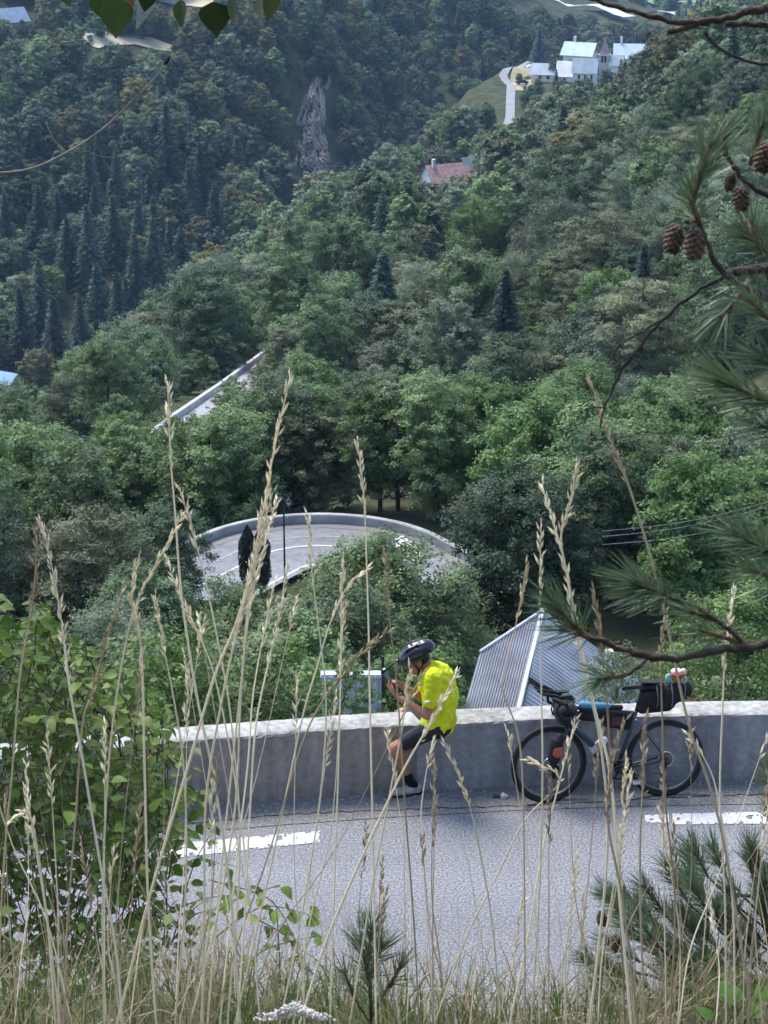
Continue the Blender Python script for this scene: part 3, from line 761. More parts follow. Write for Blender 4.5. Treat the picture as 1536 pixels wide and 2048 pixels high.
hand('spruce_tree', 'dark spruce beside the lane above the red roofed house', 'spruce1', 985, 255, 520, 1.0, .9)
# the clipped dark conifer pair by the street lamp
def column(px, py_top, py_bot, d, w, seed, label):
    r = np.random.default_rng(seed); p = U(px, py_bot, d); H = (py_bot - py_top) / F * d / .94
    n = 9000; t = r.random(n) ** .8; a = r.uniform(0, 6.283, n); rr = w * .5 * np.minimum(1, np.minimum(.55 + 2.2 * t, (1 - t) * 3.2 + .12)) * (1 + .12 * np.sin(a * 5 + t * 9)) * np.sqrt(r.uniform(.6, 1, n))
    pos = np.stack([rr * np.cos(a), rr * np.sin(a), t * H], -1); nor = np.stack([np.cos(a), np.sin(a), .2 + 0 * a], -1)
    v, f = leaves_mesh(pos, nor, .13, .4, .4, r, up=np.tile([0, 0, 1.0], (n, 1)))
    cm = np_mesh('conifer_crown', v, f); cm.materials.append(MATS['needle_dark_spruce'])
    o = empty('columnar_conifer', p); link('crown', cm, o)
    MB().tube([(0, 0, -.6), (0, 0, H * .8)], [.1, .03], 6).build('trunk', BARK, o); tag(o, label, 'conifer'); BLOCK.append((p.x, p.y, w * .5))
column(497, 1052, 1172, 116.5, .95, 1, 'dark columnar conifer left of its taller twin by the hairpin'); o_ = column
column(522, 1058, 1175, 115.5, 1.05, 2, 'dark columnar conifer right beside the street lamp')


# ------------------------------------------------------------------ house with the corrugated roof
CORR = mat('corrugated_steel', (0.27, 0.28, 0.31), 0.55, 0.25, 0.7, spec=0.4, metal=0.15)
CORR_LIT = mat('corrugated_steel_lit', (0.31, 0.32, 0.345), 0.55, 0.22, 0.7, spec=0.4, metal=0.15)  # same steel, colour raised to paint the right slope as the lit side
FLASH = mat('pale_flashing', (0.55, 0.57, 0.62), 0.5, 0.1, 2)
DARK_WOOD_SHADE = mat('dark_wood_and_shade', (0.05, 0.05, 0.055), 0.8, 0.3, 4)  # dark wood of the cross; elsewhere colour standing in for shade
def corrugated(name, o, along, across, nrib, m, parent, amp=0.045, trim=None):
    """wave profile sheet: ribs run 'along', waves go 'across'"""
    nrm = along.cross(across).normalized()
    if nrm.z < 0: nrm = -nrm
    k = nrib * 6 + 1; vs = []
    for i in range(k):
        t = i / (k - 1); h = nrm * amp * math.sin(i / 6 * 2 * math.pi)
        vs += [o + across * t + h, o + across * t + along + h]
    fs = [(2 * i, 2 * i + 1, 2 * i + 3, 2 * i + 2) for i in range(k - 1)]
    return MB().add(vs, fs).build(name, m, parent)
hA, hB, hD, hE = U(1086, 1221, 84), U(973, 1296, 81.5), U(1035, 1428, 78.2), U(1236, 1325, 84.5)
hc = Vector((hA.x, hA.y + 1, hA.z - 7)); hh = empty('corrugated_roof_house', hc)
tag(hh, 'house below the wall with a steep grey corrugated metal roof', 'house')
def L_(p): return p - hc
ad = (hD - hA) * 1.25; ae = (hE - hA) * 1.6
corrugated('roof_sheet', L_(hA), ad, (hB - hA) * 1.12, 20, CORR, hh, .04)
# right slope in two steps with a dark strip painted in for the shadow between them
ad1 = (U(1059, 1353, 80) - hA)
corrugated('roof_sheet', L_(hA), ae, ad1, 20, CORR_LIT, hh, .035)
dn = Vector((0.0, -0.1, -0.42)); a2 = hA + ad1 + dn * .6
corrugated('roof_sheet', L_(a2), ae, ad - ad1, 17, CORR_LIT, hh, .035)
p0 = L_(hA + ad1); MB().add([p0, p0 + ae, p0 + ae + dn, p0 + dn], [(0, 1, 2, 3)]).build('step_shadow', DARK_WOOD_SHADE, hh)
MB().tube([L_(hA) + Vector((0, 0, .05)), L_(hA) + ad + Vector((0, -.02, .05))], .09, 6).build('ridge_cap', FLASH, hh)
MB().tube([L_(hA) + Vector((0, 0, .04)), L_(hA) + (hB - hA) * 1.12 + Vector((0, 0, .04))], .06, 6).build('ridge_cap', FLASH, hh)
g = L_(U(1219, 1310, 83)); MB().box(g + Vector((0, 0, -.3)), (.3, .3, 1.0)).build('chimney', mat('white_render', (.72, .72, .7), .85, .08, 4), hh)
b0 = L_(hA + ad); wl = MB()
gz = ground(hc.x, hc.y) - hc.z - 3
c1, c2, c3 = L_(hB + ad * .9) + Vector((.4, .3, -.3)), b0 + Vector((0, .5, -.3)), L_(hA + ae + ad * .9) + Vector((-.6, .3, -.3))
for a, b in ((c1, c2), (c2, c3)):
    wl.add([a, b, Vector((b.x, b.y, gz - 4)), Vector((a.x, a.y, gz - 4))], [(0, 1, 2, 3)])
wl.build('wall', mat('house_render', (.42, .40, .36), .9, .15, 1), hh)
BLOCK.append((hc.x + 1.5, hc.y, 5.0))

# pale shed end between the shrubs
sp = U(704, 1350, 52); sh = empty('pale_shed', (sp.x, sp.y, sp.z - 4)); tag(sh, 'pale blue ribbed metal shed end behind the shrubs left of the person', 'shed')
BLOCK.append((sp.x, sp.y + 1, 2.0))
PALEBLUE = mat('pale_blue_sheet', (.50, .58, .66), .55, .12, 1.5)
wv = MB(); n = 44; vs = []
for i in range(n + 1):
    x = -.74 + 1.44 * i / n; y = .014 * (1 if (i // 2) % 2 else 0); vs += [(x, y, 0), (x, y, 4)]
wv.add(vs, [(2 * i, 2 * i + 2, 2 * i + 3, 2 * i + 1) for i in range(n)]).build('ribbed_sheet', PALEBLUE, sh)
MB().box((-.02, .17, 1.93), (1.42, .25, 3.86)).build('body', PALEBLUE, sh)
MB().box((0, .17, 3.93), (1.50, .38, .05)).build('roof', PALEBLUE, sh)
MB().box((.735, -.03, 2.2), (.07, .07, 4.6)).build('shaded_edge', DARK_WOOD_SHADE, sh)  # dark upright painted in for the shaded side edge of the shed

# ------------------------------------------------------------------ street lamp on the hairpin island
LAMPM = mat('lamp_dark_green', (.02, .035, .04), .45, .2, 5, spec=.5)
lb = U(570, 1176, 118.5); lamp = empty('street_lamp', lb); tag(lamp, 'dark street lamp post with two hanging lanterns in the hairpin', 'street lamp')
ph = (1176 - 1000) / F * 118.5 / .94
MB().tube([(0, 0, -.5), (0, 0, .6), (0, 0, .62), (0, 0, ph)], [.085, .085, .055, .04], 8).build('post', LAMPM, lamp)
for sx, dz in ((-1, 0.12), (1, -.22)):
    mb = MB(); pts = [Vector((0, 0, ph - .35))] + [Vector((sx * (.02 + .26 * math.sin(t)), 0, ph - .1 + dz + .30 * (1 - math.cos(t * 1.6)) * .5 + .16)) for t in (0.2, .6, 1.0, 1.57)]
    e = pts[-1]; mb.tube(pts, .02, 6).build('arm', LAMPM, lamp)
    ln = empty('lantern', (e.x, 0, e.z - .02)); ln.parent = lamp
    MB().tube([(0, 0, .02), (0, 0, -.04), (0, 0, -.16), (0, 0, -.2)], [.02, .06, .17, .18], 10).build('hood', LAMPM, ln, True)
    MB().tube([(0, 0, -.2), (0, 0, -.34), (0, 0, -.42)], [.15, .11, .03], 10).build('glass', mat('lamp_glass', (.78, .8, .82), .2, .05, 3, spec=.6), ln, True)
MB().box((.12, -.03, ph - .95), (.24, .03, .10), (0, .5, 0)).build('bracket', mat('pale_cyan', (.45, .68, .68), .6, .1, 5), lamp)

# ------------------------------------------------------------------ overhead wires on the right
WIRE = mat('grey_wire', (.32, .34, .38), .5, .1, 4)
for i, (l, r_) in enumerate((((1205, 1062), (1620, 978)), ((1205, 1073), (1620, 987)), ((1205, 1089), (1620, 1010)))):
    a, b = U(*l, 100), U(*r_, 88); mb = MB()
    pts = [a.lerp(b, t / 14) - Vector((0, 0, .35 * math.sin(math.pi * t / 14))) for t in range(15)]
    o = mb.tube(pts, .008, 5).build('overhead_wire', WIRE)
    tag(o, ('topmost', 'middle', 'lowest')[i] + ' of the three overhead wires at the right edge', 'wire')

# ------------------------------------------------------------------ far houses
def gable(name, label, c, rot, L, W, wh, rh, wallm, roofm, over=.5, windows=(), chimney=None, door=None, cat='house', gablem=None):
    """ridge along local x; windows: (side, u, z, w, h), side f/b/l/r"""
    o = empty(name, c, (0, 0, rot)); tag(o, label, cat)
    x, y = L / 2, W / 2
    MB().add([(-x, -y, -4), (x, -y, -4), (x, y, -4), (-x, y, -4), (-x, -y, wh), (x, -y, wh), (x, y, wh), (-x, y, wh)], [(0, 1, 5, 4), (1, 2, 6, 5), (2, 3, 7, 6), (3, 0, 4, 7)]).build('wall', wallm, o)
    for s in (-1, 1):
        MB().add([(s * x, -y, wh), (s * x, y, wh), (s * x, 0, wh + rh)], [(0, 1, 2)]).build('gable', gablem or wallm, o)
    k = rh / y; X, Y = x + over, y + over; ze = wh - over * k
    rf = empty('roof'); rf.parent = o
    for s in (-1, 1):
        n = Vector((0, s * k, 1)).normalized() * .18
        a = [Vector((-X, s * Y, ze)), Vector((X, s * Y, ze)), Vector((X, 0, wh + rh)), Vector((-X, 0, wh + rh))]
        vs = [p + n * .3 for p in a] + [p + n for p in a]
        MB().add(vs, [(0, 1, 2, 3), (7, 6, 5, 4), (0, 4, 5, 1), (1, 5, 6, 2), (2, 6, 7, 3), (3, 7, 4, 0)]).build('slope', roofm, rf)
    if chimney:
        MB().box((chimney[0], chimney[1], wh + rh + chimney[2] / 2 - .6), (.8, .8, chimney[2] + .6)).build('chimney', MATS['white_render'], rf)
    for (sd_, u, z, w_, h_) in windows:
        wi = empty('window'); wi.parent = o
        if sd_ in 'fb': s = -1 if sd_ == 'f' else 1; wi.location = (u, s * y, z); wi.rotation_euler = (0, 0, 0 if s < 0 else math.pi)
        else: s = -1 if sd_ == 'l' else 1; wi.location = (s * x, u, z); wi.rotation_euler = (0, 0, -math.pi / 2 if s < 0 else math.pi / 2)
        MB().box((0, -.02, 0), (w_, .05, h_)).build('pane', GLASS, wi)
        fm = MB()
        for q in (-1, 1): fm.box((q * w_ / 2, -.05, 0), (.1, .12, h_ + .1)); fm.box((0, -.05, q * h_ / 2), (w_ - .1, .12, .1))
        fm.build('frame', WOODTRIM, wi)
    return o
GLASS = mat('dark_pane', (.035, .045, .06), .15, .2, 2, spec=.6)
WOODTRIM = mat('brown_trim', (.22, .12, .07), .7, .3, 5)
WHITEW = mat('white_render', (.72, .72, .7), .85, .08, 4)
WARMW = mat('warm_render', (.62, .56, .5), .85, .1, 1)
ORANGEW = mat('orange_stone', (.5, .27, .17), .9, .35, 1.5, col2=(.62, .45, .35))
GREENR = mat('pale_green_sheet', (.40, .52, .50), .55, .1, .5)
SLATE = mat('blue_grey_slate', (.27, .33, .38), .6, .15, .6)
PALER2 = mat('pale_sheet_roof', (.62, .63, .64), .6, .12, .3)
TILE = mat('red_brown_tile', (.33, .21, .19), .8, .25, 1)
LAUZE = mat('rusty_shingle', (.34, .27, .25), .85, .2, 1)
def vz(px, py, z=-99.2): return UZ(px, py, z)
c = vz(1160, 136); gable('chalet', 'chalet with a pale green roof and orange gable behind the church', c, R(-22), 9.5, 8, 5.2, 3.2, WHITEW, GREENR, .9, [('l', -2, 2, 1.3, 1.6), ('l', 1.2, 2, 1.3, 1.6), ('f', -2, 2.2, 1.4, 1.6), ('f', 2, 2.2, 1.4, 1.6), ('l', 0, 5.4, 1.2, 1.3)], (-2.2, .5, 2.2), gablem=ORANGEW)
BLOCK.append((c.x, c.y, 7))
c = vz(1146, 166); gable('village_house', 'white house with a broad pale roof in front of the chalet', c, R(-8), 9.5, 7.5, 3.0, 3.8, WHITEW, PALER2, .6, [('f', -2.5, 1.5, 1, 1.2), ('f', 1, 1.5, 1, 1.2)]); BLOCK.append((c.x, c.y, 7))
c = vz(1090, 160); gable('barn', 'low barn with a blue grey roof beside the lane', c, R(-14), 7.5, 7.5, 2.6, 2.6, WARMW, SLATE, .7, [('f', -1, 1.4, .9, .9), ('f', 1.6, 1.4, .9, .9)], cat='barn'); BLOCK.append((c.x, c.y, 6))
# church
cz = -99.2; c = vz(1207, 170); ch = empty('church', c, (0, 0, R(-12))); tag(ch, 'small stone church with a pointed rusty spire in the village', 'church'); BLOCK.append((c.x, c.y, 8))
STONE = mat('church_stone', (.55, .49, .43), .9, .2, 1.2)
tw = 3.5; th = 9.4
tws = MB()
for sx in (-1, 1):
    for sy in (-1, 1): tws.box((sx * (tw / 2 - .45), sy * (tw / 2 - .45), th - 1.1), (.9, .9, 2.2))
for q in (0, 1):
    for s in (-1, 1):
        pz = (0, s * (tw / 2 - .2)) if q == 0 else (s * (tw / 2 - .2), 0); tws.box((pz[0], pz[1], th - 1.1), (.22, .3, 2.2))
tws.box((0, 0, th - 2.2 - (th + 3) / 2 + .0), (tw, tw, th + 3)); tws.box((0, 0, th + .15), (tw + .3, tw + .3, .3))
tower = tws.build('tower', STONE, ch)
MB().box((0, 0, th - 1.1), (tw - 1.0, tw - 1.0, 2.1)).build('belfry_opening', GLASS, tower)
sp_ = MB(); vs = [(math.cos(a) * tw * .62, math.sin(a) * tw * .62, th + .3) for a in [math.pi / 4 + i * math.pi / 2 for i in range(4)]] 
sp_.add([(x * 1.08, y * 1.08, z - .1) for x, y, z in vs] + [(x * .78, y * .78, z + 1.3) for x, y, z in vs] + [(0, 0, th + 6.0)], [(0, 1, 5, 4), (1, 2, 6, 5), (2, 3, 7, 6), (3, 0, 4, 7), (4, 5, 8), (5, 6, 8), (6, 7, 8), (7, 4, 8), (3, 2, 1, 0)]).build('spire', LAUZE, ch)
MB().box((0, 0, th + 6.3), (.12, .12, 1.0)).box((0, 0, th + 6.5), (.6, .1, .1)).build('cross', DARK_WOOD_SHADE, ch)
nv = MB(); x0, x1, yw, nh, nr = -9.5, -1.7, 3.6, 4.5, 3.6
nv.add([(x0, -yw, -4), (x1, -yw, -4), (x1, yw, -4), (x0, yw, -4), (x0, -yw, nh), (x1, -yw, nh), (x1, yw, nh), (x0, yw, nh), (x0, 0, nh + nr), (x1, 0, nh + nr)], [(0, 1, 5, 4), (1, 2, 6, 9, 5), (2, 3, 7, 6), (3, 0, 4, 8, 7)]).build('nave', WHITEW, ch)
for s in (-1, 1):
    MB().add([(x0 - .5, s * (yw + .5), nh - .5), (x1, s * (yw + .5), nh - .5), (x1, 0, nh + nr + .2), (x0 - .5, 0, nh + nr + .2)], [(0, 1, 2, 3)]).build('roof_slope', SLATE, ch)
for u in (-7.5, -5.5, -3.5):
    MB().box((u, -yw - .03, 2.6), (.7, .08, 1.8)).build('window', GLASS, ch)
MB().add([(1.75, -3, -4), (6, -3, -4), (6, -3, 7), (1.75, -3, 7), (1.75, 3, -4), (6, 3, -4), (6, 3, 7), (1.75, 3, 7)], [(0, 1, 2, 3), (5, 4, 7, 6), (1, 5, 6, 2)]).build('annex', WHITEW, ch)
MB().add([(1.75, -3.4, 6.6), (6.4, -3.4, 6.6), (6.4, 0, 9.6), (1.75, 0, 9.6), (1.75, 3.4, 6.6), (6.4, 3.4, 6.6)], [(0, 1, 2, 3), (3, 2, 5, 4)]).build('annex_roof', SLATE, ch)
c = vz(1262, 142); gable('village_house', 'house with a pale blue roof and white chimney right of the spire', c, R(-5), 11, 9, 5, 3.8, WHITEW, mat('pale_blue_roof', (.46, .54, .62), .6, .1, .5), .6, [('f', -3, 3, 1.2, 1.5)], (-3.5, 0, 2.6)); BLOCK.append((c.x, c.y, 8))
# lane, yard, verge
LANE_M = mat('lane_gravel', (.25, .25, .26), .9, .1, .4)
lp = fine([Vector(p) for p in LANE], 6); wd = [1.5] * len(lp)
a, b = offs(lp, -1.35, 0), offs(lp, 1.35, 0)
zz = lambda L: [Vector((p.x, p.y, max(ground(p.x, p.y) + .25, -99.05))) for p in L]
lane = MB().add(zz(a) + zz(b), [(i, len(a) + i, len(a) + i + 1, i + 1) for i in range(len(a) - 1)]).build('lane', LANE_M); tag(lane, kind='structure')
DRY = mat('dry_grass', (.34, .30, .19), .95, .25, .15)
drape('yard', [vz(1014, 180), vz(1045, 182), vz(1075, 165), vz(1080, 132), vz(1045, 138), vz(1022, 155)], DRY, .12, 8)
# cars in the yard
def car(label, p, rot, paint, L=4.1):
    o = empty('parked_car', p, (0, 0, rot)); tag(o, label, 'car')
    prof = [(-L / 2, .35), (-L / 2, .8), (-L * .38, .95), (-L * .25, 1.42), (L * .18, 1.45), (L * .33, .95), (L * .48, .8), (L / 2, .35)]
    vs = [(x, s * .84 * (.86 if z > 1.2 else 1), z) for s in (-1, 1) for x, z in prof]; k = len(prof)
    MB().add(vs, [tuple(range(k)), tuple(reversed(range(k, 2 * k)))] + [(i, k + i, k + (i + 1) % k, (i + 1) % k) for i in range(k)]).build('body', paint, o)
    for s in (-1, 1): MB().add([(-L * .33, s * .80, 1.0), (L * .28, s * .80, 1.0), (L * .16, s * .735, 1.38), (-L * .23, s * .735, 1.38)], [(0, 1, 2, 3)]).build('side_window', GLASS, o)
    MB().add([(L * .325, -.68, 1.0), (L * .325, .68, 1.0), (L * .195, .64, 1.4), (L * .195, -.64, 1.4)], [(0, 1, 2, 3)]).build('windscreen', GLASS, o)
    for sx in (-.31, .31):
        for s in (-1, 1):
            w_ = empty('wheel', (sx * L, s * .78, .32)); w_.parent = o
            MB().tube([(0, -.1, 0), (0, .1, 0)], .32, 12).build('tyre', mat('tyre', (.02, .02, .02), .9, .2, 5), w_)
car('white car parked on the yard beside the lane', vz(1065, 138, -99.0), R(5), mat('car_white', (.8, .8, .8), .3, .03, 2, spec=.6))
car('dark car parked near the fork of the lane', vz(1044, 168, -99.0), R(15), mat('car_dark', (.03, .04, .07), .3, .1, 2, spec=.6))
# trees in the village
def vtree(name, label, key, px, py_base, z, s, cat='tree'):
    p = UZ(px, py_base, z); put_tree(name, label, key, p, s, px * .37, cat); BLOCK.append((p.x, p.y, PROTO[key][3] * s * .4))
vtree('blue_spruce', 'large blue grey spruce by the lane in the village', 'f_blu', 1077, 132, -99, .85)
vtree('village_tree', 'dark rounded tree beside the barn in the village', 'f_drk0', 1107, 160, -99, .62)
vtree('village_tree', 'dark tree at the bend of the lane left of the blue spruce', 'f_drk1', 1050, 118, -99.2, .85)
vtree('village_tree', 'round bush inside the lane loop', 'f_drk0', 1038, 168, -99, .33)
vtree('village_tree', 'bluish bushy tree below the fork of the lane', 'f_drk0', 1055, 225, -99, .75)
vtree('village_tree', 'green tree in front of the barn by the lane', 'f_mid0', 1075, 200, -99, .62)
vtree('village_tree', 'dark tree between barn and white house', 'f_spr0', 1112, 178, -99, .42)
vtree('village_tree', 'dark conifer in front of the church annex', 'f_drk1', 1213, 200, -99.2, .85)
vtree('village_tree', 'dark conifer right of the pale roof in the village', 'f_spr0', 1240, 195, -99.2, .8)
vtree('village_tree', 'green tree in front of the broad pale roof', 'f_mid1', 1150, 212, -99.2, .62)
# house with the red brown roof lower down
p = UZ(893, 372, -104); p.z -= 3.4; rh = gable('farmhouse', 'house with a red brown tiled roof alone in the wood', (p.x, p.y, p.z), R(24), 11.5, 8, 5.5, 3.6, WHITEW, TILE, .5, [('f', -3, 3, 1.1, 1.4), ('f', 2, 3, 1.1, 1.4), ('l', 0, 3, 1.1, 1.4)], (-4.0, -.6, 2.0))
BLOCK.append((p.x, p.y, 9)); FLAT.append((p.x, p.y, 9, 8, p.z + .5))
MB().add([(4.5, -5, 3.0), (9, -5, 3.0), (9, 0.5, 10.4), (4.5, .5, 10.4)], [(0, 1, 2, 3)]).build('annex_roof', SLATE, rh)
MB().box((6.8, -1.5, 1.5), (4.0, 5, 6.5)).build('annex_wall', WHITEW, rh)
# upper left: house with blue roof, small shrine, dry field and track
p = hit(22, 62, 500); gable('hill_house', 'white house with a blue grey roof at the upper left corner', (p.x - 1, p.y, p.z), R(35), 12, 9, 4, 4, WHITEW, mat('blue_roof', (.22, .30, .42), .6, .12, .5), .7, [('f', 0, 2, 1.2, 1.4), ('f', 3, 2, 1.2, 1.4)]); BLOCK.append((p.x, p.y, 9))
p = hit(181, 84, 500); o = empty('field_shrine', (p.x, p.y, p.z), (0, 0, .4)); tag(o, 'tiny white arched hut on the edge of the dry meadow', 'hut'); BLOCK.append((p.x, p.y, 3))
MB().box((-.75, 0, .5), (.5, 1.8, 4)).box((.75, 0, .5), (.5, 1.8, 4)).box((0, .7, .5), (1.0, .3, 4)).box((0, 0, 2.3), (1.9, 1.7, .5)).build('wall', WHITEW, o)
MB().add([(-1.2, -1.1, 2.5), (1.2, -1.1, 2.5), (1.2, 1.1, 2.5), (-1.2, 1.1, 2.5), (0, 0, 3.5)], [(0, 1, 4), (1, 2, 4), (2, 3, 4), (3, 0, 4)]).build('roof', PALER2, o)
STRAW = mat('straw_meadow', (.46, .40, .27), .95, .2, .1)
H2 = lambda q: hit(q[0], q[1], 450)
drape('dry_meadow', [H2(q) for q in [(160, 90), (210, 62), (255, 72), (352, 96), (345, 108), (270, 92), (200, 98)]], STRAW, .5, 8)
drape('straw_field', [H2(q) for q in [(300, -30), (400, -30), (470, 25), (440, 32), (380, 14), (318, 6)]], STRAW, .5, 8)
p = hit(14, 775, 200); gable('blue_roof_shed', 'shed with a blue roof at the left edge below the dead spruce', (p.x, p.y, p.z), R(-30), 6, 5, 2, 1.6, WHITEW, mat('bright_blue_sheet', (.16, .34, .62), .55, .12, .6), .5, cat='shed'); BLOCK.append((p.x, p.y, 5))
p = hit(42, 725, 200); put_tree('dead_spruce', 'bare grey dead spruce at the left edge', 'f_dead', (p.x, p.y, p.z), .42, 1)
p = hit(318, 258, 450); put_tree('dead_spruce', 'pale dead conifer high on the left slope', 'f_dead', (p.x, p.y, p.z - 2), 1.0, 1)
# bare pale trunks on the left slope
for i, (px, y0, y1) in enumerate(((285, 345, 470), (262, 305, 360), (176, 310, 350), (167, 312, 345))):
    p = hit(px, y1, 450); d = proj(p)[2]; H = (y1 - y0) / F * float(d) / .97
    o = empty('dead_tree', p); MB().tube([(0, 0, -1), (.1, 0, H * .5), (0, 0, H)], [.26, .2, .06], 6).build('trunk', BARKG, o)
    for q in range(9): z_ = H * (.35 + .065 * q); MB().tube([(0, 0, z_), (math.cos(q * 2.4) * (1.6 - .12 * q), math.sin(q * 2.4) * (1.6 - .12 * q), z_ + .3)], [.07, .02], 4).build('limb', BARKG, o)
    tag(o, 'bare pale dead trunk on the left slope, %s' % ('tallest of its kind', 'above the tallest one', 'right of a close pair', 'left of a close pair')[i], 'tree')
# cliff: rock face in the gorge
def hits(px, py, dmin, dmax, n=260):
    px = np.asarray(px, float); py = np.asarray(py, float); d = np.geomspace(dmin, dmax, n)[None]; v = ((py - 1024) / F)[:, None]
    X = ((px - 768) / F)[:, None] * d; Y = d * (CP - v * SP); Z = HC - d * (SP + v * CP)
    k = np.argmax(Z < tz(X, Y), 1); return d[0][k]
def cliff(name, label, outline, dr, m, seed, proud=4.0):
    """rock face lying on the gorge side: edges sunk into the slope, ledges and gullies standing out of it"""
    rd = random.Random(seed); nr_, nc_ = 60, 30; px = []; py = []; inn = []
    for j in range(nr_ + 1):
        t = j / nr_; k = t * (len(outline) - 1); i = min(int(k), len(outline) - 2); f = k - i
        y = outline[i][0] + (outline[i + 1][0] - outline[i][0]) * f; xl = outline[i][1] + (outline[i + 1][1] - outline[i][1]) * f; xr = outline[i][2] + (outline[i + 1][2] - outline[i][2]) * f
        for c_ in range(nc_ + 1):
            s = c_ / nc_; px.append(xl + (xr - xl) * s + 1.2 * math.sin(t * 19 + seed)); py.append(y + rd.uniform(-1, 1)); inn.append(min(s, 1 - s) * 2 * min(1, 4 * min(t, 1 - t) + .15))
    px, py, inn = map(np.array, (px, py, inn)); d0 = hits(px, py, *dr); vs = []; fs = []
    r = np.random.default_rng(seed); gu = r.uniform(-1, 1, nc_ + 1); gu = np.convolve(gu, [.25, .5, .25], 'same')
    for q in range(len(px)):
        j, c_ = divmod(q, nc_ + 1); up = 1.3 * gu[c_] * 2 + .9 * math.sin(j * .55 + 2 * gu[c_]) + 1.1 * math.sin(j * .21 + c_ * .35 + seed) + rd.uniform(-.7, .7)
        vs.append(tuple(U(px[q], py[q], d0[q] + 3.0 - (proud + 3) * math.sqrt(max(0, inn[q])) - up * inn[q] ** .3)))
    for j in range(nr_):
        for c_ in range(nc_): fs.append((j * (nc_ + 1) + c_, (j + 1) * (nc_ + 1) + c_, (j + 1) * (nc_ + 1) + c_ + 1, j * (nc_ + 1) + c_ + 1))
    o = MB().add(vs, fs).build(name, m, None); tag(o, label, 'cliff', kind='structure'); return o
CLIFFM = mat('cliff_rock', (.30, .28, .29), .95, .35, .12, col2=(.46, .36, .28), bump=.8, bscale=.6)
cliff('cliff', 'bare grey and ochre rock face in the gorge', [(150, 618, 646), (190, 602, 654), (235, 586, 660), (280, 584, 660), (320, 578, 672), (372, 568, 690)], (650, 1000), CLIFFM, 2)
cliff('cliff', 'narrow pale rock streak above the gorge cliff', [(125, 654, 664), (145, 652, 668), (168, 650, 662), (190, 640, 652)], (700, 1050), mat('pale_rock', (.42, .42, .45), .95, .25, .3), 3, 3)
cliff('cliff', 'small pale waterfall streak right of the gorge cliff', [(184, 689, 697), (200, 689, 699), (220, 692, 699)], (700, 1050), MATS['pale_rock'], 4, 3)
# scree slope edge on the far hill
drape('scree', [hit(px, py, 820) for px, py in [(930, 5), (985, 15), (1045, 72), (1030, 82), (985, 50), (940, 40)]], mat('scree', (.34, .31, .28), .95, .25, .1), .6, 10)
# far road and fields in the valley
fr_ = fine([UZ(px, py, -168) for px, py in [(940, -22), (1020, 0), (1100, 13), (1200, 26), (1300, 42), (1420, 60)]], 5)
mx_ = [max(ground(p.x, p.y) + 4.0, -172) for p in fr_]
a, b = offs(fr_, -5, 0), offs(fr_, 5, 0)
zz = lambda L: [Vector((p.x, p.y, h)) for p, h in zip(L, mx_)]
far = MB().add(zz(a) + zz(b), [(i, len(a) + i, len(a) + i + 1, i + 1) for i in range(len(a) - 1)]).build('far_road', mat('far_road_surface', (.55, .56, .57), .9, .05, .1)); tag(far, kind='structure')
MEADOW = mat('green_meadow', (.16, .26, .09), .95, .2, .03)
drape('far_meadow', [hit(px, py, 1400) for px, py in [(1270, -60), (1420, -60), (1480, 8), (1400, 22), (1290, 12)]], MEADOW, 1.5, 10)
drape('far_meadow', [hit(px, py, 1400) for px, py in [(1120, -60), (1180, -60), (1230, 2), (1180, 0)]], MEADOW, 1.5, 10)
# ------------------------------------------------------------------ woods by scatter
BM = ['b_mid0', 'b_mid1', 'b_brt0', 'b_brt1', 'b_drk0', 'b_oli0', 'b_gry0', 'p_oli0', 'spruce0', 'shrub0', 'shrub1', 'b_wil0', 'b_pop0']
scatter(-14, 14, 24, 60, 3.4, BM, [0, 0, 0, 0, 0, 0, 0, 0, 0, 5, 5, 0, 0], .7, 1.1, 1, lambda x, y, px, pt, d: pt < 1440 and pt > 1190)
def below_ok(x, y, px, pt, d): return pt > 1150 and not (px > 930 and px < 1330 and d < 76)
scatter(-16, 22, 58, 112, 4.6, BM, [3, 3, 1, 2, 4, 2, 2, 1, 0, 4, 3, 2, 1], .62, .95, 2, below_ok)
# the wood just behind the hairpin
def behind_ok(x, y, px, pt, d): return pt > 735
scatter(-34, 34, 96, 190, 4.6, BM, [4, 5, 5, 6, 2, 1, 1, 1, 0, 2, 1, 1, 2], .85, 1.12, 3, behind_ok)
def wt_right(x, y):
    px = 768 + F * x / (y + 20)
    return [4, 4, .7, 1, 4, 3, 4, 5 if px > 850 else 2, .8, .5, .5, 4, 1.5]
scatter(-55, 60, 190, 330, 7.6, BM, wt_right, .95, 1.6, 4, sil_ok)
scatter(-55, 60, 190, 330, 5.0, ['shrub0', 'shrub1'], [1, 1], 1.0, 1.6, 14, sil_ok)
FM = ['f_mid0', 'f_mid1', 'f_drk0', 'f_drk1', 'f_gry0', 'f_gry1', 'f_oli0', 'f_oli1', 'f_rst0', 'f_rst1', 'f_brt0', 'f_spr0', 'f_spr1', 'f_dee0', 'f_dee1']
scatter(-60, 95, 330, 660, 8.4, FM, [5, 5, 2, 2, 4, 4, 3, 3, .4, .3, .8, .3, .2, 0, 0], .75, 1.4, 5, sil_ok)
def wt_left(x, y):
    px, py, d = proj((x, y, tz(np.array([x]), np.array([y]))[0])); c = float(np.clip((py - 330) / 130, 0, 1)) * float(np.clip((520 - px) / 200, .1, 1))
    warm = (2.6 if py < 330 else 1.4) if 250 < px < 700 else .4
    up = float(np.clip((330 - py) / 150, 0, 1))
    return [2 + 2 * up, 2 + 2 * up, 3, 3, .7, .7, .7 + up, .7 + up, warm * 1.6, warm * 1.6, .1, .3 + 9 * c, .3 + 9 * c, 5, 5]
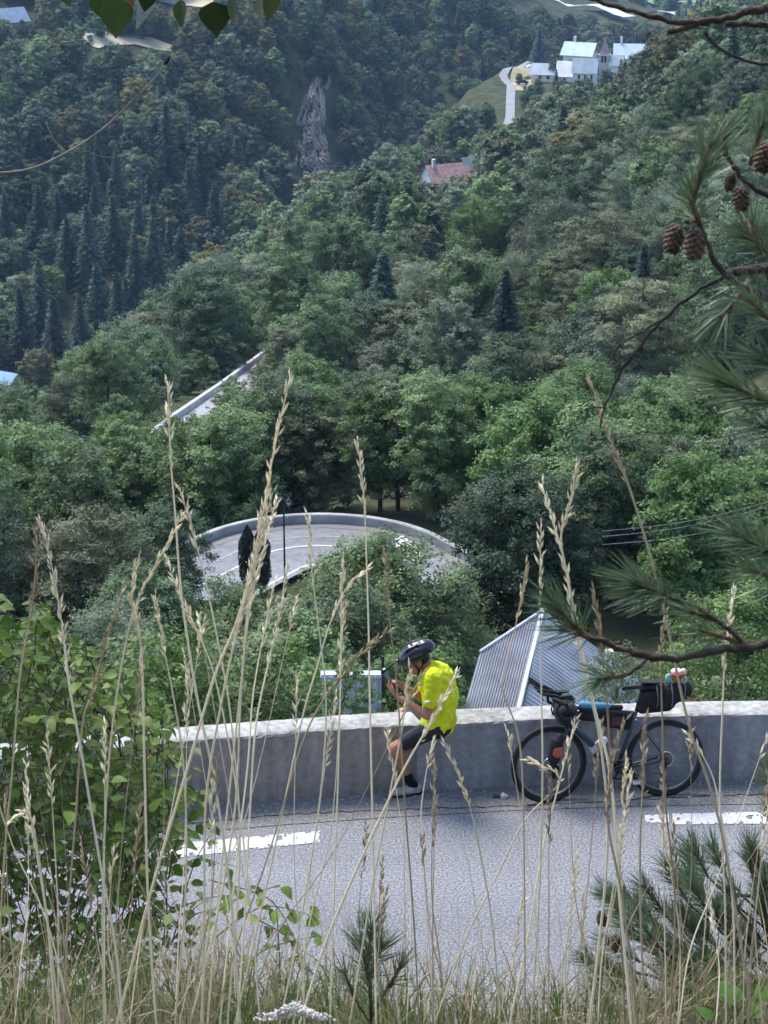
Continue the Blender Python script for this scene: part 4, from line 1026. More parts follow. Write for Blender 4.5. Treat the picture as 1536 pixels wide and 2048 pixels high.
scatter(-150, 10, 470, 860, 8.8, FM, wt_left, .75, 1.5, 6, lambda x, y, px, pt, d: px < 700)
scatter(-30, 130, 760, 1060, 6.6, FM, [2, 2, 3, 3, .5, .5, 1, 1, .6, .6, .1, 1, 1, 4, 4], .6, 1.1, 7, lambda x, y, px, pt, d: not (880 < px < 1060 and pt > -10 and random.random() < .15))
scatter(40, 330, 1000, 1420, 9.5, FM, [3, 3, 4, 4, 1, 1, 1, 1, .2, .2, .2, 2, 2, 3, 3], .9, 1.3, 8)
scatter(60, 420, 1550, 2100, 26, FM, [3, 3, 4, 4, 1, 1, 1, 1, .2, .2, .2, 2, 2, 3, 3], .9, 1.5, 9)
scatter(-150, -20, 560, 860, 6.0, FM, wt_left, .32, .55, 16, lambda x, y, px, pt, d: px < 720 and pt < 360 and not (160 < px < 352 and 58 < pt < 106))
# village surroundings
print('TREES', len(TREES))
TREES.sort(key=lambda t: t[8])
KIND = {'b_mid': ('broadleaf_tree', 'mid green broadleaf tree'), 'b_brt': ('broadleaf_tree', 'light green broadleaf tree'), 'b_drk': ('broadleaf_tree', 'dark green broadleaf tree'),
        'b_oli': ('broadleaf_tree', 'olive green broadleaf tree'), 'b_gry': ('broadleaf_tree', 'grey green broadleaf tree'), 'p_oli': ('pine_tree', 'olive pine tree'),
        'b_wil': ('willow_tree', 'silvery willow like tree'), 'b_pop': ('poplar_tree', 'narrow upright poplar'), 'sprce': ('spruce_tree', 'dark spruce'), 'shrub': ('shrub', 'low leafy shrub')}
def zone(px, pt, d):
    if d < 62: return ('below the wall behind the left shrub' if px < 330 else 'below the wall left of the pale shed' if px < 630 else 'below the wall behind the cyclist' if px < 950 else 'below the wall near the metal roof' if px < 1260 else 'below the wall at the right edge')
    if d < 112: return ('below the hairpin bend on the left' if px < 560 else 'between the parapet wall and the hairpin' if px < 960 else 'round the corrugated roof on the right')
    if d < 150: return ('left of the hairpin bend' if px < 420 else 'standing right behind the hairpin parapet' if px < 900 else 'on the slope right of the hairpin')
    if d < 200: return ('in the wood at the left edge' if px < 160 else 'in the wood left of the lower road' if px < 330 else 'in the wood below the lower road' if px < 560 else 'in the wood above the hairpin' if px < 1050 else 'in the wood left of the pine branches' if px < 1350 else 'behind the pine branches at right')
    return ('beside the lower road parapet' if px < 560 else 'in the hillside wood above the hairpin' if px < 800 else 'in mid hillside wood' if px < 1050 else 'high in the right hillside wood')
TREES.sort(key=lambda t: t[8] + (5000 if t[0].startswith('shrub') and t[8] > 150 else 0)); NIND = 285
ORD = ['leftmost', 'second from left', 'third from left', 'fourth from left', 'fifth from left', 'sixth from left', 'seventh from left', 'eighth from left', 'ninth from left', 'tenth from left', 'eleventh from left', 'twelfth from left', 'thirteenth from left', 'fourteenth from left', 'fifteenth from left', 'sixteenth from left']
def ranked(rows):
    """rows: (base label, px, key) -> label per key, same base labels told apart by their order across the picture"""
    by = {}
    for lb, px, k in rows: by.setdefault(lb, []).append((px, k))
    out = {}
    for lb, l in by.items():
        l.sort()
        for i, (px, k) in enumerate(l): out[k] = lb if len(l) == 1 else lb + ', ' + (ORD[i] if i < len(l) - 1 or i == 0 else 'rightmost') if len(l) <= len(ORD) else lb
    return out
rows = []
for i, (k, x, y, z, s, rot, px, pt, d) in enumerate(TREES[:NIND]):
    kk = 'sprce' if k.startswith('spruce') else k[:5]
    nm, lb = KIND.get(kk, ('broadleaf_tree', 'green tree'))
    rows.append((lb + ' ' + zone(px, pt, d), px, i))
LBL = ranked(rows)
for i, (k, x, y, z, s, rot, px, pt, d) in enumerate(TREES[:NIND]):
    kk = 'sprce' if k.startswith('spruce') else k[:5]
    nm, lb = KIND.get(kk, ('broadleaf_tree', 'green tree')); zn = zone(px, pt, d)
    put_tree(nm, LBL[i], k, (x, y, z), s, rot, 'shrub' if nm == 'shrub' else 'tree', lb + 's ' + zn)
# the rest: woods that read as one mass
def forest(name, label, rows):
    keys = sorted(set(r[0] for r in rows))
    coll = bpy.data.collections.new(name + '_kinds')
    kid = {}
    for i, k in enumerate(keys):
        tm, cm, H, W = PROTO[k]
        bm = bmesh.new(); bm.from_mesh(cm); nf = len(bm.faces); bm.from_mesh(tm)
        bm.faces.ensure_lookup_table()
        for f in bm.faces[nf:]: f.material_index = 1
        me = bpy.data.meshes.new('%s_%02d' % (name, i)); bm.to_mesh(me); bm.free()
        me.materials.append(cm.materials[0]); me.materials.append(tm.materials[0])
        o = bpy.data.objects.new('%02d_%s' % (i, name), me); coll.objects.link(o); kid[k] = i
    me = bpy.data.meshes.new(name); me.from_pydata([(r[1], r[2], r[3]) for r in rows], [], []); me.update()
    for nm, typ, val in (('kid', 'INT', [kid[r[0]] for r in rows]), ('scl', 'FLOAT', [r[4] for r in rows]), ('rz', 'FLOAT', [r[5] for r in rows])):
        at = me.attributes.new(nm, typ, 'POINT'); at.data.foreach_set('value', val)
    o = link(name, me); tag(o, label, 'wood', kind='stuff')
    ng = bpy.data.node_groups.new(name, 'GeometryNodeTree')
    ng.interface.new_socket('Geometry', in_out='INPUT', socket_type='NodeSocketGeometry'); ng.interface.new_socket('Geometry', in_out='OUTPUT', socket_type='NodeSocketGeometry')
    gi = ng.nodes.new('NodeGroupInput'); go = ng.nodes.new('NodeGroupOutput')
    ci = ng.nodes.new('GeometryNodeCollectionInfo'); ci.inputs[0].default_value = coll; ci.inputs[1].default_value = True; ci.inputs[2].default_value = True
    ip = ng.nodes.new('GeometryNodeInstanceOnPoints'); ip.inputs['Pick Instance'].default_value = True
    def attr(nm, typ):
        a = ng.nodes.new('GeometryNodeInputNamedAttribute'); a.data_type = typ; a.inputs[0].default_value = nm; return a.outputs[0]
    cx = ng.nodes.new('ShaderNodeCombineXYZ'); er = ng.nodes.new('FunctionNodeEulerToRotation')
    L = ng.links.new
    L(attr('rz', 'FLOAT'), cx.inputs[2]); L(cx.outputs[0], er.inputs[0])
    L(gi.outputs[0], ip.inputs['Points']); L(ci.outputs[0], ip.inputs['Instance']); L(attr('kid', 'INT'), ip.inputs['Instance Index'])
    L(er.outputs[0], ip.inputs['Rotation']); L(attr('scl', 'FLOAT'), ip.inputs['Scale']); L(ip.outputs[0], go.inputs[0])
    md = o.modifiers.new('wood', 'NODES'); md.node_group = ng
    return o
rest = TREES[NIND:]
A1 = [t for t in rest if t[8] < 720 and not (t[6] < 700 and t[8] > 470 and t[1] < 0)]
s1 = set(id(t) for t in A1)
A2 = [t for t in rest if id(t) not in s1 and t[6] < 700 and t[8] < 900]
s2 = set(id(t) for t in A2)
A3 = [t for t in rest if id(t) not in s1 and id(t) not in s2]
forest('hillside_wood', 'mixed wood covering the near hillside up to the village', A1)
forest('gorge_side_wood', 'dark bluish wood on the far left side of the gorge', A2)
forest('valley_wood', 'distant hazy wood on the valley slopes beyond the village', A3)

# ------------------------------------------------------------------ the cyclist sitting on the wall
SKIN = mat('skin', (.40, .18, .11), .55, .12, 14, spec=.35)
SHIRT = mat('hi_vis_yellow_fabric', (.66, .70, .015), .75, .10, 9, bump=.25, bscale=30)
BLACKF = mat('black_lycra', (.012, .013, .018), .6, .3, 12, spec=.35)
SOCK = mat('black_sock', (.010, .010, .012), .9, .2, 20)
SHOE = mat('pale_shoe', (.42, .38, .33), .7, .25, 25, spec=.3)
SOLE = mat('dark_sole', (.02, .02, .022), .8, .2, 20)
HELM = mat('gloss_black_helmet', (.012, .013, .016), .18, .1, 6, spec=.6)
HAIR = mat('dark_hair', (.03, .022, .016), .8, .3, 30)
WHITEF = mat('pale_reflective', (.75, .76, .76), .5, .05, 10)
DP = 19.28; SC = F / DP * 5.12                         # picture scale at the person (zoomed pixels per metre)
PB = U(680 + 985 / 5.12, 1250 + 1020 / 5.12, DP)        # pelvis
al = math.atan2(HC - PB.z, PB.y); CA, SA = math.cos(al), math.sin(al)
person = empty('person', (PB.x, PB.y, 0)); tag(person, 'person in yellow shirt, black shorts and black helmet sitting on the wall with a phone', 'person')
def pl(zx, zy, y):
    up = (1020 - zy) / SC; return Vector(((zx - 985) / SC, y, PB.z + (up - SA * y) / CA))
wf = (wpt((PB - wmid).dot(wdir), 0) - PB).y             # wall front face relative to the pelvis
body = MB()
n_hip, f_hip = pl(985, 1040, -.09), pl(985, 975, .10)
knee = pl(560, 1262, wf - .17); ankle = pl(722, 1610, wf - .09)
fknee = pl(640, 905, wf + .47); ffoot = Vector((fknee.x + .02, fknee.y + .06, .35))
body.cap(n_hip, knee, .082, .058).cap(knee, knee.lerp(ankle, .35) + Vector((.012, .018, 0)), .056, .054).cap(knee.lerp(ankle, .3) + Vector((.012, .018, 0)), ankle, .055, .036)
body.cap(f_hip, fknee, .082, .058).cap(fknee, ffoot, .054, .036)
sh_n, sh_f = pl(955, 545, -.165), pl(930, 470, .165)
pel = pl(985, 1000, 0); wst = pl(1035, 850, 0); chest = pl(1000, 610, 0); nk = pl(900, 420, 0)
body.ell(pel, (.13, .16, .11)).cap(pel, wst, .12, .115).cap(wst, chest, .12, .14).cap(sh_n, sh_f, .07, .07).cap(chest, nk, .12, .055)
elb_n = pl(885, 925, -.22); wr_n = pl(585, 735, -.10); hn = pl(520, 665, -.07)
elb_f = pl(850, 740, .20); wr_f = pl(645, 640, .06); hf = pl(585, 590, .03)
body.cap(sh_n, elb_n, .055, .042).cap(elb_n, wr_n, .043, .027).cap(sh_f, elb_f, .055, .042).cap(elb_f, wr_f, .042, .027)
body.cap(nk, pl(820, 360, 0), .058, .055)
def hand_mesh(mb, wr, pc, out, curl):
    """palm and five fingers; out: direction fingers point, curl: direction they bend"""
    out = out.normalized(); curl = curl.normalized(); side = out.cross(curl).normalized()
    for q in (-.028, -.010, .010, .028): mb.cap(wr + side * q * .6, pc + side * q, .016, .014, 8)
    for q, L in ((-.032, .055), (-.011, .066), (.011, .070), (.032, .062)):
        a = pc + side * q + out * .01; b = a + out * L * .5 + curl * .008; c = b + out * L * .25 + curl * L * .45
        mb.cap(a, b, .0095, .009, 8).cap(b, c, .009, .008, 8)
    a = wr.lerp(pc, .45) - side * .034; b = a - side * .018 + out * .034 + curl * .012; c = b + out * .028 + curl * .012
    mb.cap(a, b, .012, .0105, 8).cap(b, c, .0105, .009, 8)
hand_mesh(body, wr_n, hn, (hn - wr_n), Vector((.4, .5, .6)))
hand_mesh(body, wr_f, hf, (hf - wr_f), Vector((-.2, -.4, -.7)))
# head, bent forward to the phone: face direction and crown direction
fd = Vector((-.88, -.10, -.42)).normalized(); upv = Vector((-.40, .0, .88)); upv = (upv - fd * upv.dot(fd)).normalized(); sd_ = fd.cross(upv).normalized()
hm_ = Matrix((fd, sd_, upv)).transposed()
hc_ = pl(783, 366, 0)
def HP(x, y, z): return hc_ + hm_ @ Vector((x, y, z))
body.ell(HP(-.01, 0, .02), (.098, .077, .105), hm_).ell(HP(.035, 0, -.055), (.062, .058, .075), hm_).cap(HP(.05, 0, -.095), HP(.062, 0, -.10), .032, .026)
body.cap(HP(.088, 0, .005), HP(.112, 0, -.028), .010, .014, 8).cap(HP(.090, -.02, -.065), HP(.090, .02, -.065), .011, .011, 8)
for s in (-1, 1): body.ell(HP(-.012, s * .078, -.015), (.026, .011, .034), hm_).cap(HP(.085, s * .02, .035), HP(.078, s * .05, .035), .009, .008, 8)
bo = body.build('body', SKIN, person, True); remesh(bo, .0055, 3)
for s in (-1, 1): MB().ell(HP(.083, s * .031, .016), .011, None, 8, 6).build('eye', mat('eye_dark', (.02, .015, .012), .2, .1, 5), person, True)
MB().cap(HP(.100, -.022, -.068), HP(.100, .022, -.068), .005, .005, 8).build('lips', mat('lips', (.3, .12, .1), .5, .1, 10), person, True)
hr = MB().ell(HP(-.045, 0, .0), (.072, .078, .075), hm_).build('hair', HAIR, person, True)
# clothes
st = MB()
st.cap(pl(975, 1010, -.05), pl(1010, 900, -.03), .135, .14).cap(pl(985, 985, .08), pl(1010, 890, .05), .12, .13).cap(pl(1010, 900, 0), pl(1025, 730, 0), .145, .165).cap(pl(1025, 730, 0), pl(985, 560, 0), .165, .16)
st.cap(sh_n + Vector((0, .02, -.01)), sh_f, .088, .085).cap(pl(985, 560, 0), pl(915, 440, 0), .14, .07)
st.cap(sh_n, sh_n.lerp(elb_n, .62), .085, .072).cap(sh_f, sh_f.lerp(elb_f, .62), .085, .072)
st.ell(pl(1060, 860, -.02), (.10, .16, .12)).cap(pl(1030, 1010, -.09), pl(975, 1040, -.10), .085, .075).cap(pl(1060, 960, 0), pl(1040, 1010, .02), .12, .12)
for i, (zx, zy) in enumerate([(985, 700), (1075, 800), (1105, 930), (960, 860), (1050, 1000), (1010, 640)]):
    st.cap(pl(zx, zy, -.145), pl(zx - 60, zy + 75, -.14), .02, .012, 8)
sho = st.build('shirt', SHIRT, person, True); remesh(sho, .009, 4)
tx = bpy.data.textures.new('shirt_folds', 'CLOUDS'); tx.noise_scale = .055; tx.noise_depth = 1
dm = sho.modifiers.new('folds', 'DISPLACE'); dm.texture = tx; dm.strength = .024; dm.mid_level = .5
srt = MB()
srt.ell(pl(985, 1030, 0), (.145, .175, .105)).cap(n_hip, n_hip.lerp(knee, .74), .098, .074).cap(f_hip, f_hip.lerp(fknee, .80), .098, .072)
remesh(srt.build('shorts', BLACKF, person, True), .008, 3)
sa_ = sh_n.lerp(elb_n, .55); dv = (elb_n - sh_n).normalized()
MB().box(sa_ + Vector((-.03, -.080, 0)), (.045, .012, .018), (.3, -.1, .25)).build('reflective_strip', WHITEF, person)
heel, toe = pl(795, 1690, wf - .055), pl(560, 1752, wf - .12)
heel.z = .045; toe.z = .042
MB().tube([ankle.lerp(knee, .26), ankle.lerp(knee, .1), ankle, heel.lerp(toe, .12) + Vector((0, 0, .035))], [.046, .043, .043, .04], 14).build('sock', SOCK, person, True)
sho_ = MB().cap(heel, heel.lerp(toe, .45), .042, .046).cap(heel.lerp(toe, .45), toe, .046, .036).cap(heel + Vector((0, 0, .012)), heel.lerp(toe, .25) + Vector((0, 0, .03)), .044, .044)
remesh(sho_.build('shoe', SHOE, person, True), .006, 3)
dvv = (toe - heel).normalized(); sdv = Vector((-dvv.y, dvv.x, 0)); sl_ = MB(); vs = []
pr = [(-.055, .018), (-.03, .04), (.05, .046), (.13, .05), (.20, .046), (.245, .03), (.262, .0)]
ring = [(a, b) for a, b in pr] + [(a, -b) for a, b in reversed(pr)]
L_s = (toe - heel).length / .215
for z in (0.004, .024): vs += [Vector((heel.x, heel.y, z)) + dvv * a * L_s + sdv * b for a, b in ring]
k = len(ring); sl_.add(vs, [tuple(range(k)), tuple(reversed(range(k, 2 * k)))] + [(i, (i + 1) % k, k + (i + 1) % k, k + i) for i in range(k)]).build('sole', SOLE, person)
MB().cap(ffoot, ffoot + Vector((-.14, 0, -.06)), .045, .04).build('far_shoe', SHOE, person, True)
MB().torus(wr_n.lerp(hn, -.25), .031, .006, 18, 6, (0.3, .9, 0)).build('wrist_band', SOCK, person, True)
# helmet with vents, visor and straps
hl = empty('helmet'); hl.parent = person
hs = MB(); nu, nv = 40, 14; vs = []; fs = []
for j in range(nv + 1):
    th = math.pi * .5 * j / nv * 1.06
    for i in range(nu):
        ph_ = 2 * math.pi * i / nu; x, y, z = math.cos(ph_) * math.sin(th), math.sin(ph_) * math.sin(th), math.cos(th)
        rr = 1 + .035 * math.cos(ph_ * 2) - (.045 if (abs(math.sin(y * 9)) > .72 and .25 < th < 1.25 and x > -.75) else 0)
        vs.append(HP(-.012 + .155 * x * rr - .02 * (x < -.6), .108 * y * rr, .035 + .108 * z * rr + (.012 if x < -.5 else 0)))
for j in range(nv):
    for i in range(nu): fs.append((j * nu + i, (j + 1) * nu + i, (j + 1) * nu + (i + 1) % nu, j * nu + (i + 1) % nu))
hs.add(vs, fs); sh_ = hs.build('shell', HELM, hl, False); so_ = sh_.modifiers.new('thick', 'SOLIDIFY'); so_.thickness = .014
ss_ = sh_.modifiers.new('sub', 'SUBSURF'); ss_.levels = 1; ss_.render_levels = 1
sh_.data.polygons.foreach_set('use_smooth', [True] * len(sh_.data.polygons))
for q in (-1, 0, 1):
    MB().tube([HP(.11, q * .05, .075), HP(.04, q * .058, .142), HP(-.06, q * .056, .145), HP(-.15, q * .045, .08)], [.008, .011, .011, .008], 6).build('rib', HELM, hl, True)
vz_ = [HP(.120, -.075, .040), HP(.155, -.04, .045), HP(.155, .04, .045), HP(.120, .075, .040), HP(.20, .05, .005), HP(.215, 0, -.002), HP(.20, -.05, .005)]
vo_ = MB().add(vz_, [(0, 1, 6), (1, 2, 4, 5, 6), (2, 3, 4)]).build('visor', HELM, hl); vo_.modifiers.new('t', 'SOLIDIFY').thickness = .006
for s in (-1, 1):
    MB().tube([HP(.04, s * .085, .03), HP(.02, s * .078, -.06), HP(.055, s * .03, -.13)], .006, 6).build('strap', SOCK, hl, True)
    MB().tube([HP(-.07, s * .085, .02), HP(-.02, s * .08, -.045), HP(.03, s * .06, -.095)], .006, 6).build('strap', SOCK, hl, True)
a, b = pl(590, 372, -.02), pl(432, 500, -.02)
MB().tube([HP(.15, -.04, .03), a, b], [.010, .011, .009], 8).build('mirror_arm', HELM, hl, True)
MB().tube([b + Vector((0, 0, .035)), b + Vector((0, 0, -.01))], [.011, .013], 8).build('mirror', HELM, hl, True)
# phone in its case, held in both hands
ph0 = pl(495, 568, -.02); phn = empty('mobile_phone', ph0 + person.location, Vector((.80, -.30, .55)).to_track_quat('-Y', 'Z').to_euler()); tag(phn, 'dark mobile phone held up in both hands of the cyclist', 'phone')
MB().box((0, 0, 0), (.078, .012, .155)).build('case', mat('dark_grey_case', (.06, .063, .07), .5, .1, 8), phn, bevel=.004)
MB().box((0.0, -.0075, 0), (.068, .002, .14)).build('screen', mat('dark_screen', (.03, .032, .04), .35, .1, 8, spec=.3), phn)
MB().box((.012, .0, .09), (.05, .03, .03)).build('pale_grip', WHITEF, phn, bevel=.006)

# ------------------------------------------------------------------ loaded bicycle leaning on the wall
FRAME = mat('dark_teal_frame', (.014, .030, .042), .3, .2, 6, spec=.6)
SILV = mat('silver_metal', (.55, .56, .58), .3, .1, 8, metal=.7)
RUB = mat('black_rubber', (.018, .018, .02), .75, .2, 20)
BAG = mat('black_bag_fabric', (.014, .014, .016), .75, .35, 12, bump=.4, bscale=40)
CYAN = mat('cyan_bag', (.06, .24, .36), .6, .15, 10)
REDF = mat('red_brown_pouch', (.38, .10, .06), .7, .2, 12)
fr_c, fr_f = UZ(1331, 1592, 0), UZ(1100, 1605, 0)
yaw = math.atan2((fr_f - fr_c).y, (fr_f - fr_c).x)
sc_ = (fr_f - fr_c).length / 1.02
cen_ = fr_c.lerp(fr_f, .42)
bike = empty('bicycle', cen_, (0, 0, yaw)); bike.scale = (sc_,) * 3
tag(bike, 'dark touring bicycle with black bags leaning against the wall', 'bicycle')
LEAN = R(9)
bl = Matrix.Rotation(LEAN, 3, 'X')      # local +y after yaw points to -Y world side; lean the top to the wall
bike.rotation_euler = (Matrix.Rotation(yaw, 3, 'Z') @ Matrix.Rotation(LEAN, 3, 'X')).to_euler()
RA, FA = Vector((-.42, 0, .345)), Vector((.60, 0, .345)); BB = Vector((0, 0, .275)); ST = Vector((-.165, 0, .78)); HT, HB = Vector((.395, 0, .87)), Vector((.43, 0, .71))
def wheel(c, parent, turn=0.0):
    o = empty('wheel', c, (0, 0, turn)); o.parent = parent
    MB().torus((0, 0, 0), .325, .021, 64, 10).build('tyre', RUB, o, True)
    MB().torus((0, 0, 0), .297, .013, 64, 6).build('rim', mat('black_rim', (.03, .03, .033), .35, .1, 10, spec=.5), o, True)
    MB().torus((0, -.008, 0), .283, .003, 64, 5).build('rim_edge', SILV, o, True)
    sp = MB()
    for i in range(24):
        a = 2 * math.pi * i / 24; s = .025 if i % 2 else -.025; b = a + (.35 if i % 4 < 2 else -.35)
        sp.tube([(.025 * math.cos(b), s, .025 * math.sin(b)), (.29 * math.cos(a), 0, .29 * math.sin(a))], .0011, 4, False)
    sp.build('spokes', mat('spoke', (.08, .08, .085), .3, .1, 10, metal=.6), o)
    MB().tube([(0, -.05, 0), (0, -.03, 0), (0, .03, 0), (0, .05, 0)], [.012, .024, .024, .012], 12).build('hub', RUB, o, True)
    MB().torus((0, .035, 0), .065, .006, 28, 4).build('brake_disc', SILV, o, True)
    return o
wheel(RA, bike); 
front = empty('front_assembly', (FA.x, 0, 0), (0, 0, R(9))); front.parent = bike
wf_ = wheel(Vector((FA.x, 0, FA.z)), bike, R(9))
def tb(name, pts, r, m=FRAME, par=bike, n=10): return MB().tube(pts, r, n).build(name, m, par, True)
tb('top_tube', [ST + Vector((0, 0, -.02)), HT + Vector((-.01, 0, -.03))], .018); tb('down_tube', [BB, HB], .026); tb('seat_tube', [BB, ST], .018)
tb('head_tube', [HT, HB], .024)
for s in (-1, 1):
    tb('chain_stay', [BB + Vector((-.03, s * .03, 0)), RA + Vector((0, s * .06, 0))], .010); tb('seat_stay', [ST + Vector((0, s * .015, -.08)), RA + Vector((0, s * .06, 0))], .007, SILV if s < 0 else FRAME)
    tb('fork_blade', [HB + Vector((0, s * .02, -.02)), HB + Vector((.03, s * .045, -.10)), FA + Vector((0, s * .055, 0))], [.018, .015, .010])
tb('seat_post', [ST, Vector((-.215, 0, .97))], .014, RUB)
sd2 = MB(); vs = []; prof = [(-.36, .07, .0), (-.33, .078, .012), (-.24, .06, .008), (-.15, .028, .004), (-.07, .02, .0), (-.04, .012, -.008)]
for x, w_, z in prof: vs += [(x, -w_, 1.0 + z - .025), (x, -w_ * .7, 1.005 + z), (x, w_ * .7, 1.005 + z), (x, w_, 1.0 + z - .025)]
k = 4; fs = [(i * k + j, (i + 1) * k + j, (i + 1) * k + j + 1, i * k + j + 1) for i in range(len(prof) - 1) for j in range(3)] + [(0, 1, 2, 3), tuple(4 * (len(prof) - 1) + j for j in (3, 2, 1, 0)), ]
fs += [(i * k + 3, (i + 1) * k + 3, (i + 1) * k, i * k) for i in range(len(prof) - 1)]
sd2.add(vs, fs).build('saddle', BAG, bike, bevel=.004)
tb('steerer', [HT, HT + Vector((-.015, 0, .05))], .018, RUB); st0 = HT + Vector((-.012, 0, .045)); st1 = st0 + Vector((.10, 0, .015)); tb('stem', [st0, st1], .017, RUB)
tb('handlebar', [st1 + Vector((0, s * .2, 0)) for s in (-1, -.4, 0, .4, 1)], .014, RUB)
for s in (-1, 1):
    y = s * .20; p = st1 + Vector((0, y, 0))
    dr = empty('drop'); dr.parent = bike
    MB().tube([p, p + Vector((.05, s * .005, .005)), p + Vector((.085, s * .01, -.03)), p + Vector((.08, s * .02, -.09)), p + Vector((.02, s * .025, -.125)), p + Vector((-.06, s * .03, -.12))], .014, 8).build('bar_tape', RUB, dr, True)
    MB().cap(p + Vector((.05, s * .008, .012)), p + Vector((.115, s * .012, .05)), .019, .015).build('brake_hood', RUB, dr, True)
    MB().tube([p + Vector((.115, s * .012, .03)), p + Vector((.135, s * .012, -.03)), p + Vector((.125, s * .012, -.085))], [.007, .006, .005], 6).build('brake_lever', RUB, dr, True)
    e = p + Vector((-.02, -s * .13, .0)); MB().tube([e, e + Vector((.10, 0, .045)), e + Vector((.21, 0, .06)), e + Vector((.25, 0, .10))], [.012, .012, .011, .010], 8).build('aero_bar', RUB, dr, True)
    MB().box(e + Vector((-.01, 0, .035)), (.09, .06, .018)).build('arm_pad', BAG, dr, bevel=.006)
# drivetrain on the camera side (the camera sees the side with the chain)
cs = 1 if math.cos(yaw) < 0 else -1
dt = empty('drivetrain'); dt.parent = bike
MB().torus(BB + Vector((0, cs * .045, 0)), .083, .006, 36, 5).torus(BB + Vector((0, cs * .043, 0)), .03, .008, 20, 5).build('chainring', RUB, dt, True)
for a in range(4):
    an = a * math.pi / 2 + .4; MB().tube([BB + Vector((0, cs * .045, 0)), BB + Vector((.082 * math.cos(an), cs * .045, .082 * math.sin(an)))], .008, 6).build('spider_arm', RUB, dt)
MB().tube([RA + Vector((0, cs * .025, 0)), RA + Vector((0, cs * .035, 0)), RA + Vector((0, cs * .05, 0))], [.065, .055, .03], 24).build('cassette', mat('cassette', (.12, .12, .125), .35, .2, 20, metal=.8), dt)
MB().tube([BB + Vector((0, cs * .045, .083)), RA + Vector((0, cs * .045, .05))], .005, 5).tube([BB + Vector((0, cs * .045, -.083)), RA + Vector((.03, cs * .045, -.11))], .005, 5).build('chain', mat('chain', (.1, .1, .1), .4, .2, 30, metal=.7), dt)
MB().cap(RA + Vector((.0, cs * .06, -.03)), RA + Vector((.035, cs * .055, -.12)), .014, .017).build('derailleur', RUB, dt, True)
for s, an in ((cs, 2.55), (-cs, 2.55 + math.pi)):
    c0 = BB + Vector((0, s * .07, 0)); c1 = c0 + Vector((.17 * math.cos(an), 0, -.17 * math.sin(an)))
    MB().cap(c0, c1, .015, .012, 8).build('crank', RUB, dt, True); MB().box(c1 + Vector((0, s * .05, 0)), (.075, .08, .022)).build('pedal', SILV if s == cs else RUB, dt, bevel=.004)
# bags
def bag(name, pts, rad, m, flat=.6, par=bike, vox=.008):
    mb = MB()
    for (a, b, ra, rb) in pts: mb.cap(a, b, ra, rb, 14)
    mb.v = [(x, y * flat, z) for x, y, z in mb.v]
    return remesh(mb.build(name, m, par, True), vox, 3)
V = Vector
sb = bag('saddle_bag', [(V((-.27, 0, .90)), V((-.40, 0, .90)), .085, .105), (V((-.40, 0, .89)), V((-.58, 0, .95)), .105, .085), (V((-.22, 0, .80)), V((-.42, 0, .86)), .05, .10)], 0, BAG, .8)
for x in (-.33, -.46, -.57): MB().torus((x, 0, .915 + .06 * (x < -.5)), .112, .006, 26, 4, (0, 0, math.pi / 2)).build('strap', mat('grey_strap', (.10, .10, .11), .7, .2, 10), sb)
MB().box((-.62, 0, .92), (.03, .03, .07)).build('rear_light', mat('red_lamp', (.55, .05, .02), .35, .1, 10), sb, bevel=.006)
MB().tube([(-.60, .05, .90), (-.65, .06, .86), (-.69, .05, .88)], .006, 6).build('orange_cord', mat('orange_cord', (.75, .16, .05), .6, .1, 10), sb)
MB().box((-.30, 0, 1.035), (.20, .12, .012), (0, -.06, 0)).build('black_sheet', BAG, sb)
fb = bag('frame_bag', [(V((-.10, 0, .72)), V((.30, 0, .77)), .055, .055), (V((-.09, 0, .66)), V((.10, 0, .70)), .05, .05)], 0, BAG, .45)
MB().box((.0, cs * .036, .705), (.11, .006, .075)).build('dark_red_pocket', mat('dark_red_pocket', (.10, .03, .035), .7, .2, 10), fb)
MB().box((.16, cs * .03, .70), (.02, .004, .06)).build('white_label', WHITEF, fb)
MB().cap((.08, 0, .838), (.31, 0, .860), .026, .03).build('top_tube_bag', CYAN, bike, True)
MB().cap((-.03, 0, .818), (.05, 0, .826), .022, .024).build('top_tube_pouch', BAG, bike, True)
hb = bag('handlebar_bag', [(V((.46, -.13, .84)), V((.46, .13, .84)), .085, .085), (V((.47, -.10, .78)), V((.47, .10, .78)), .075, .075)], 0, BAG, 1.0)
for s in (-.07, .07): MB().torus((.463, s, .82), .098, .006, 24, 4).build('strap', MATS['grey_strap'], hb)
fk = bag('fork_bag', [(V((.545, cs * .08, .56)), V((.57, cs * .08, .42)), .055, .055)], 0, BAG, 1.0)
MB().cap((.545, cs * .095, .50), (.552, cs * .095, .47), .05, .05).build('red_pouch', REDF, fk, True)
MB().cap((.56, cs * .09, .33), (.565, cs * .085, .27), .035, .03).build('lower_pouch', BAG, fk, True)
bt = empty('water_bottle', (.17, 0, .49), (0, R(-52), 0)); bt.parent = bike
MB().tube([(0, 0, -.08), (0, 0, .07), (0, 0, .085), (0, 0, .10)], [.036, .036, .03, .015], 16).build('bottle', mat('pale_bottle', (.55, .57, .6), .35, .08, 8), bt, True)
MB().torus((0, 0, 0), .038, .004, 20, 4, (math.pi / 2, 0, 0)).build('cage', SILV, bt)
for k, (a, b) in enumerate(((HT + V((.05, cs * .03, .05)), HB + V((.03, cs * .05, -.1))), (HT + V((.06, cs * .02, .06)), BB + V((.12, cs * .03, .15))))):
    MB().tube([a, a + V((.07, 0, -.06)), b], .0028, 5).build('cable', RUB, bike)
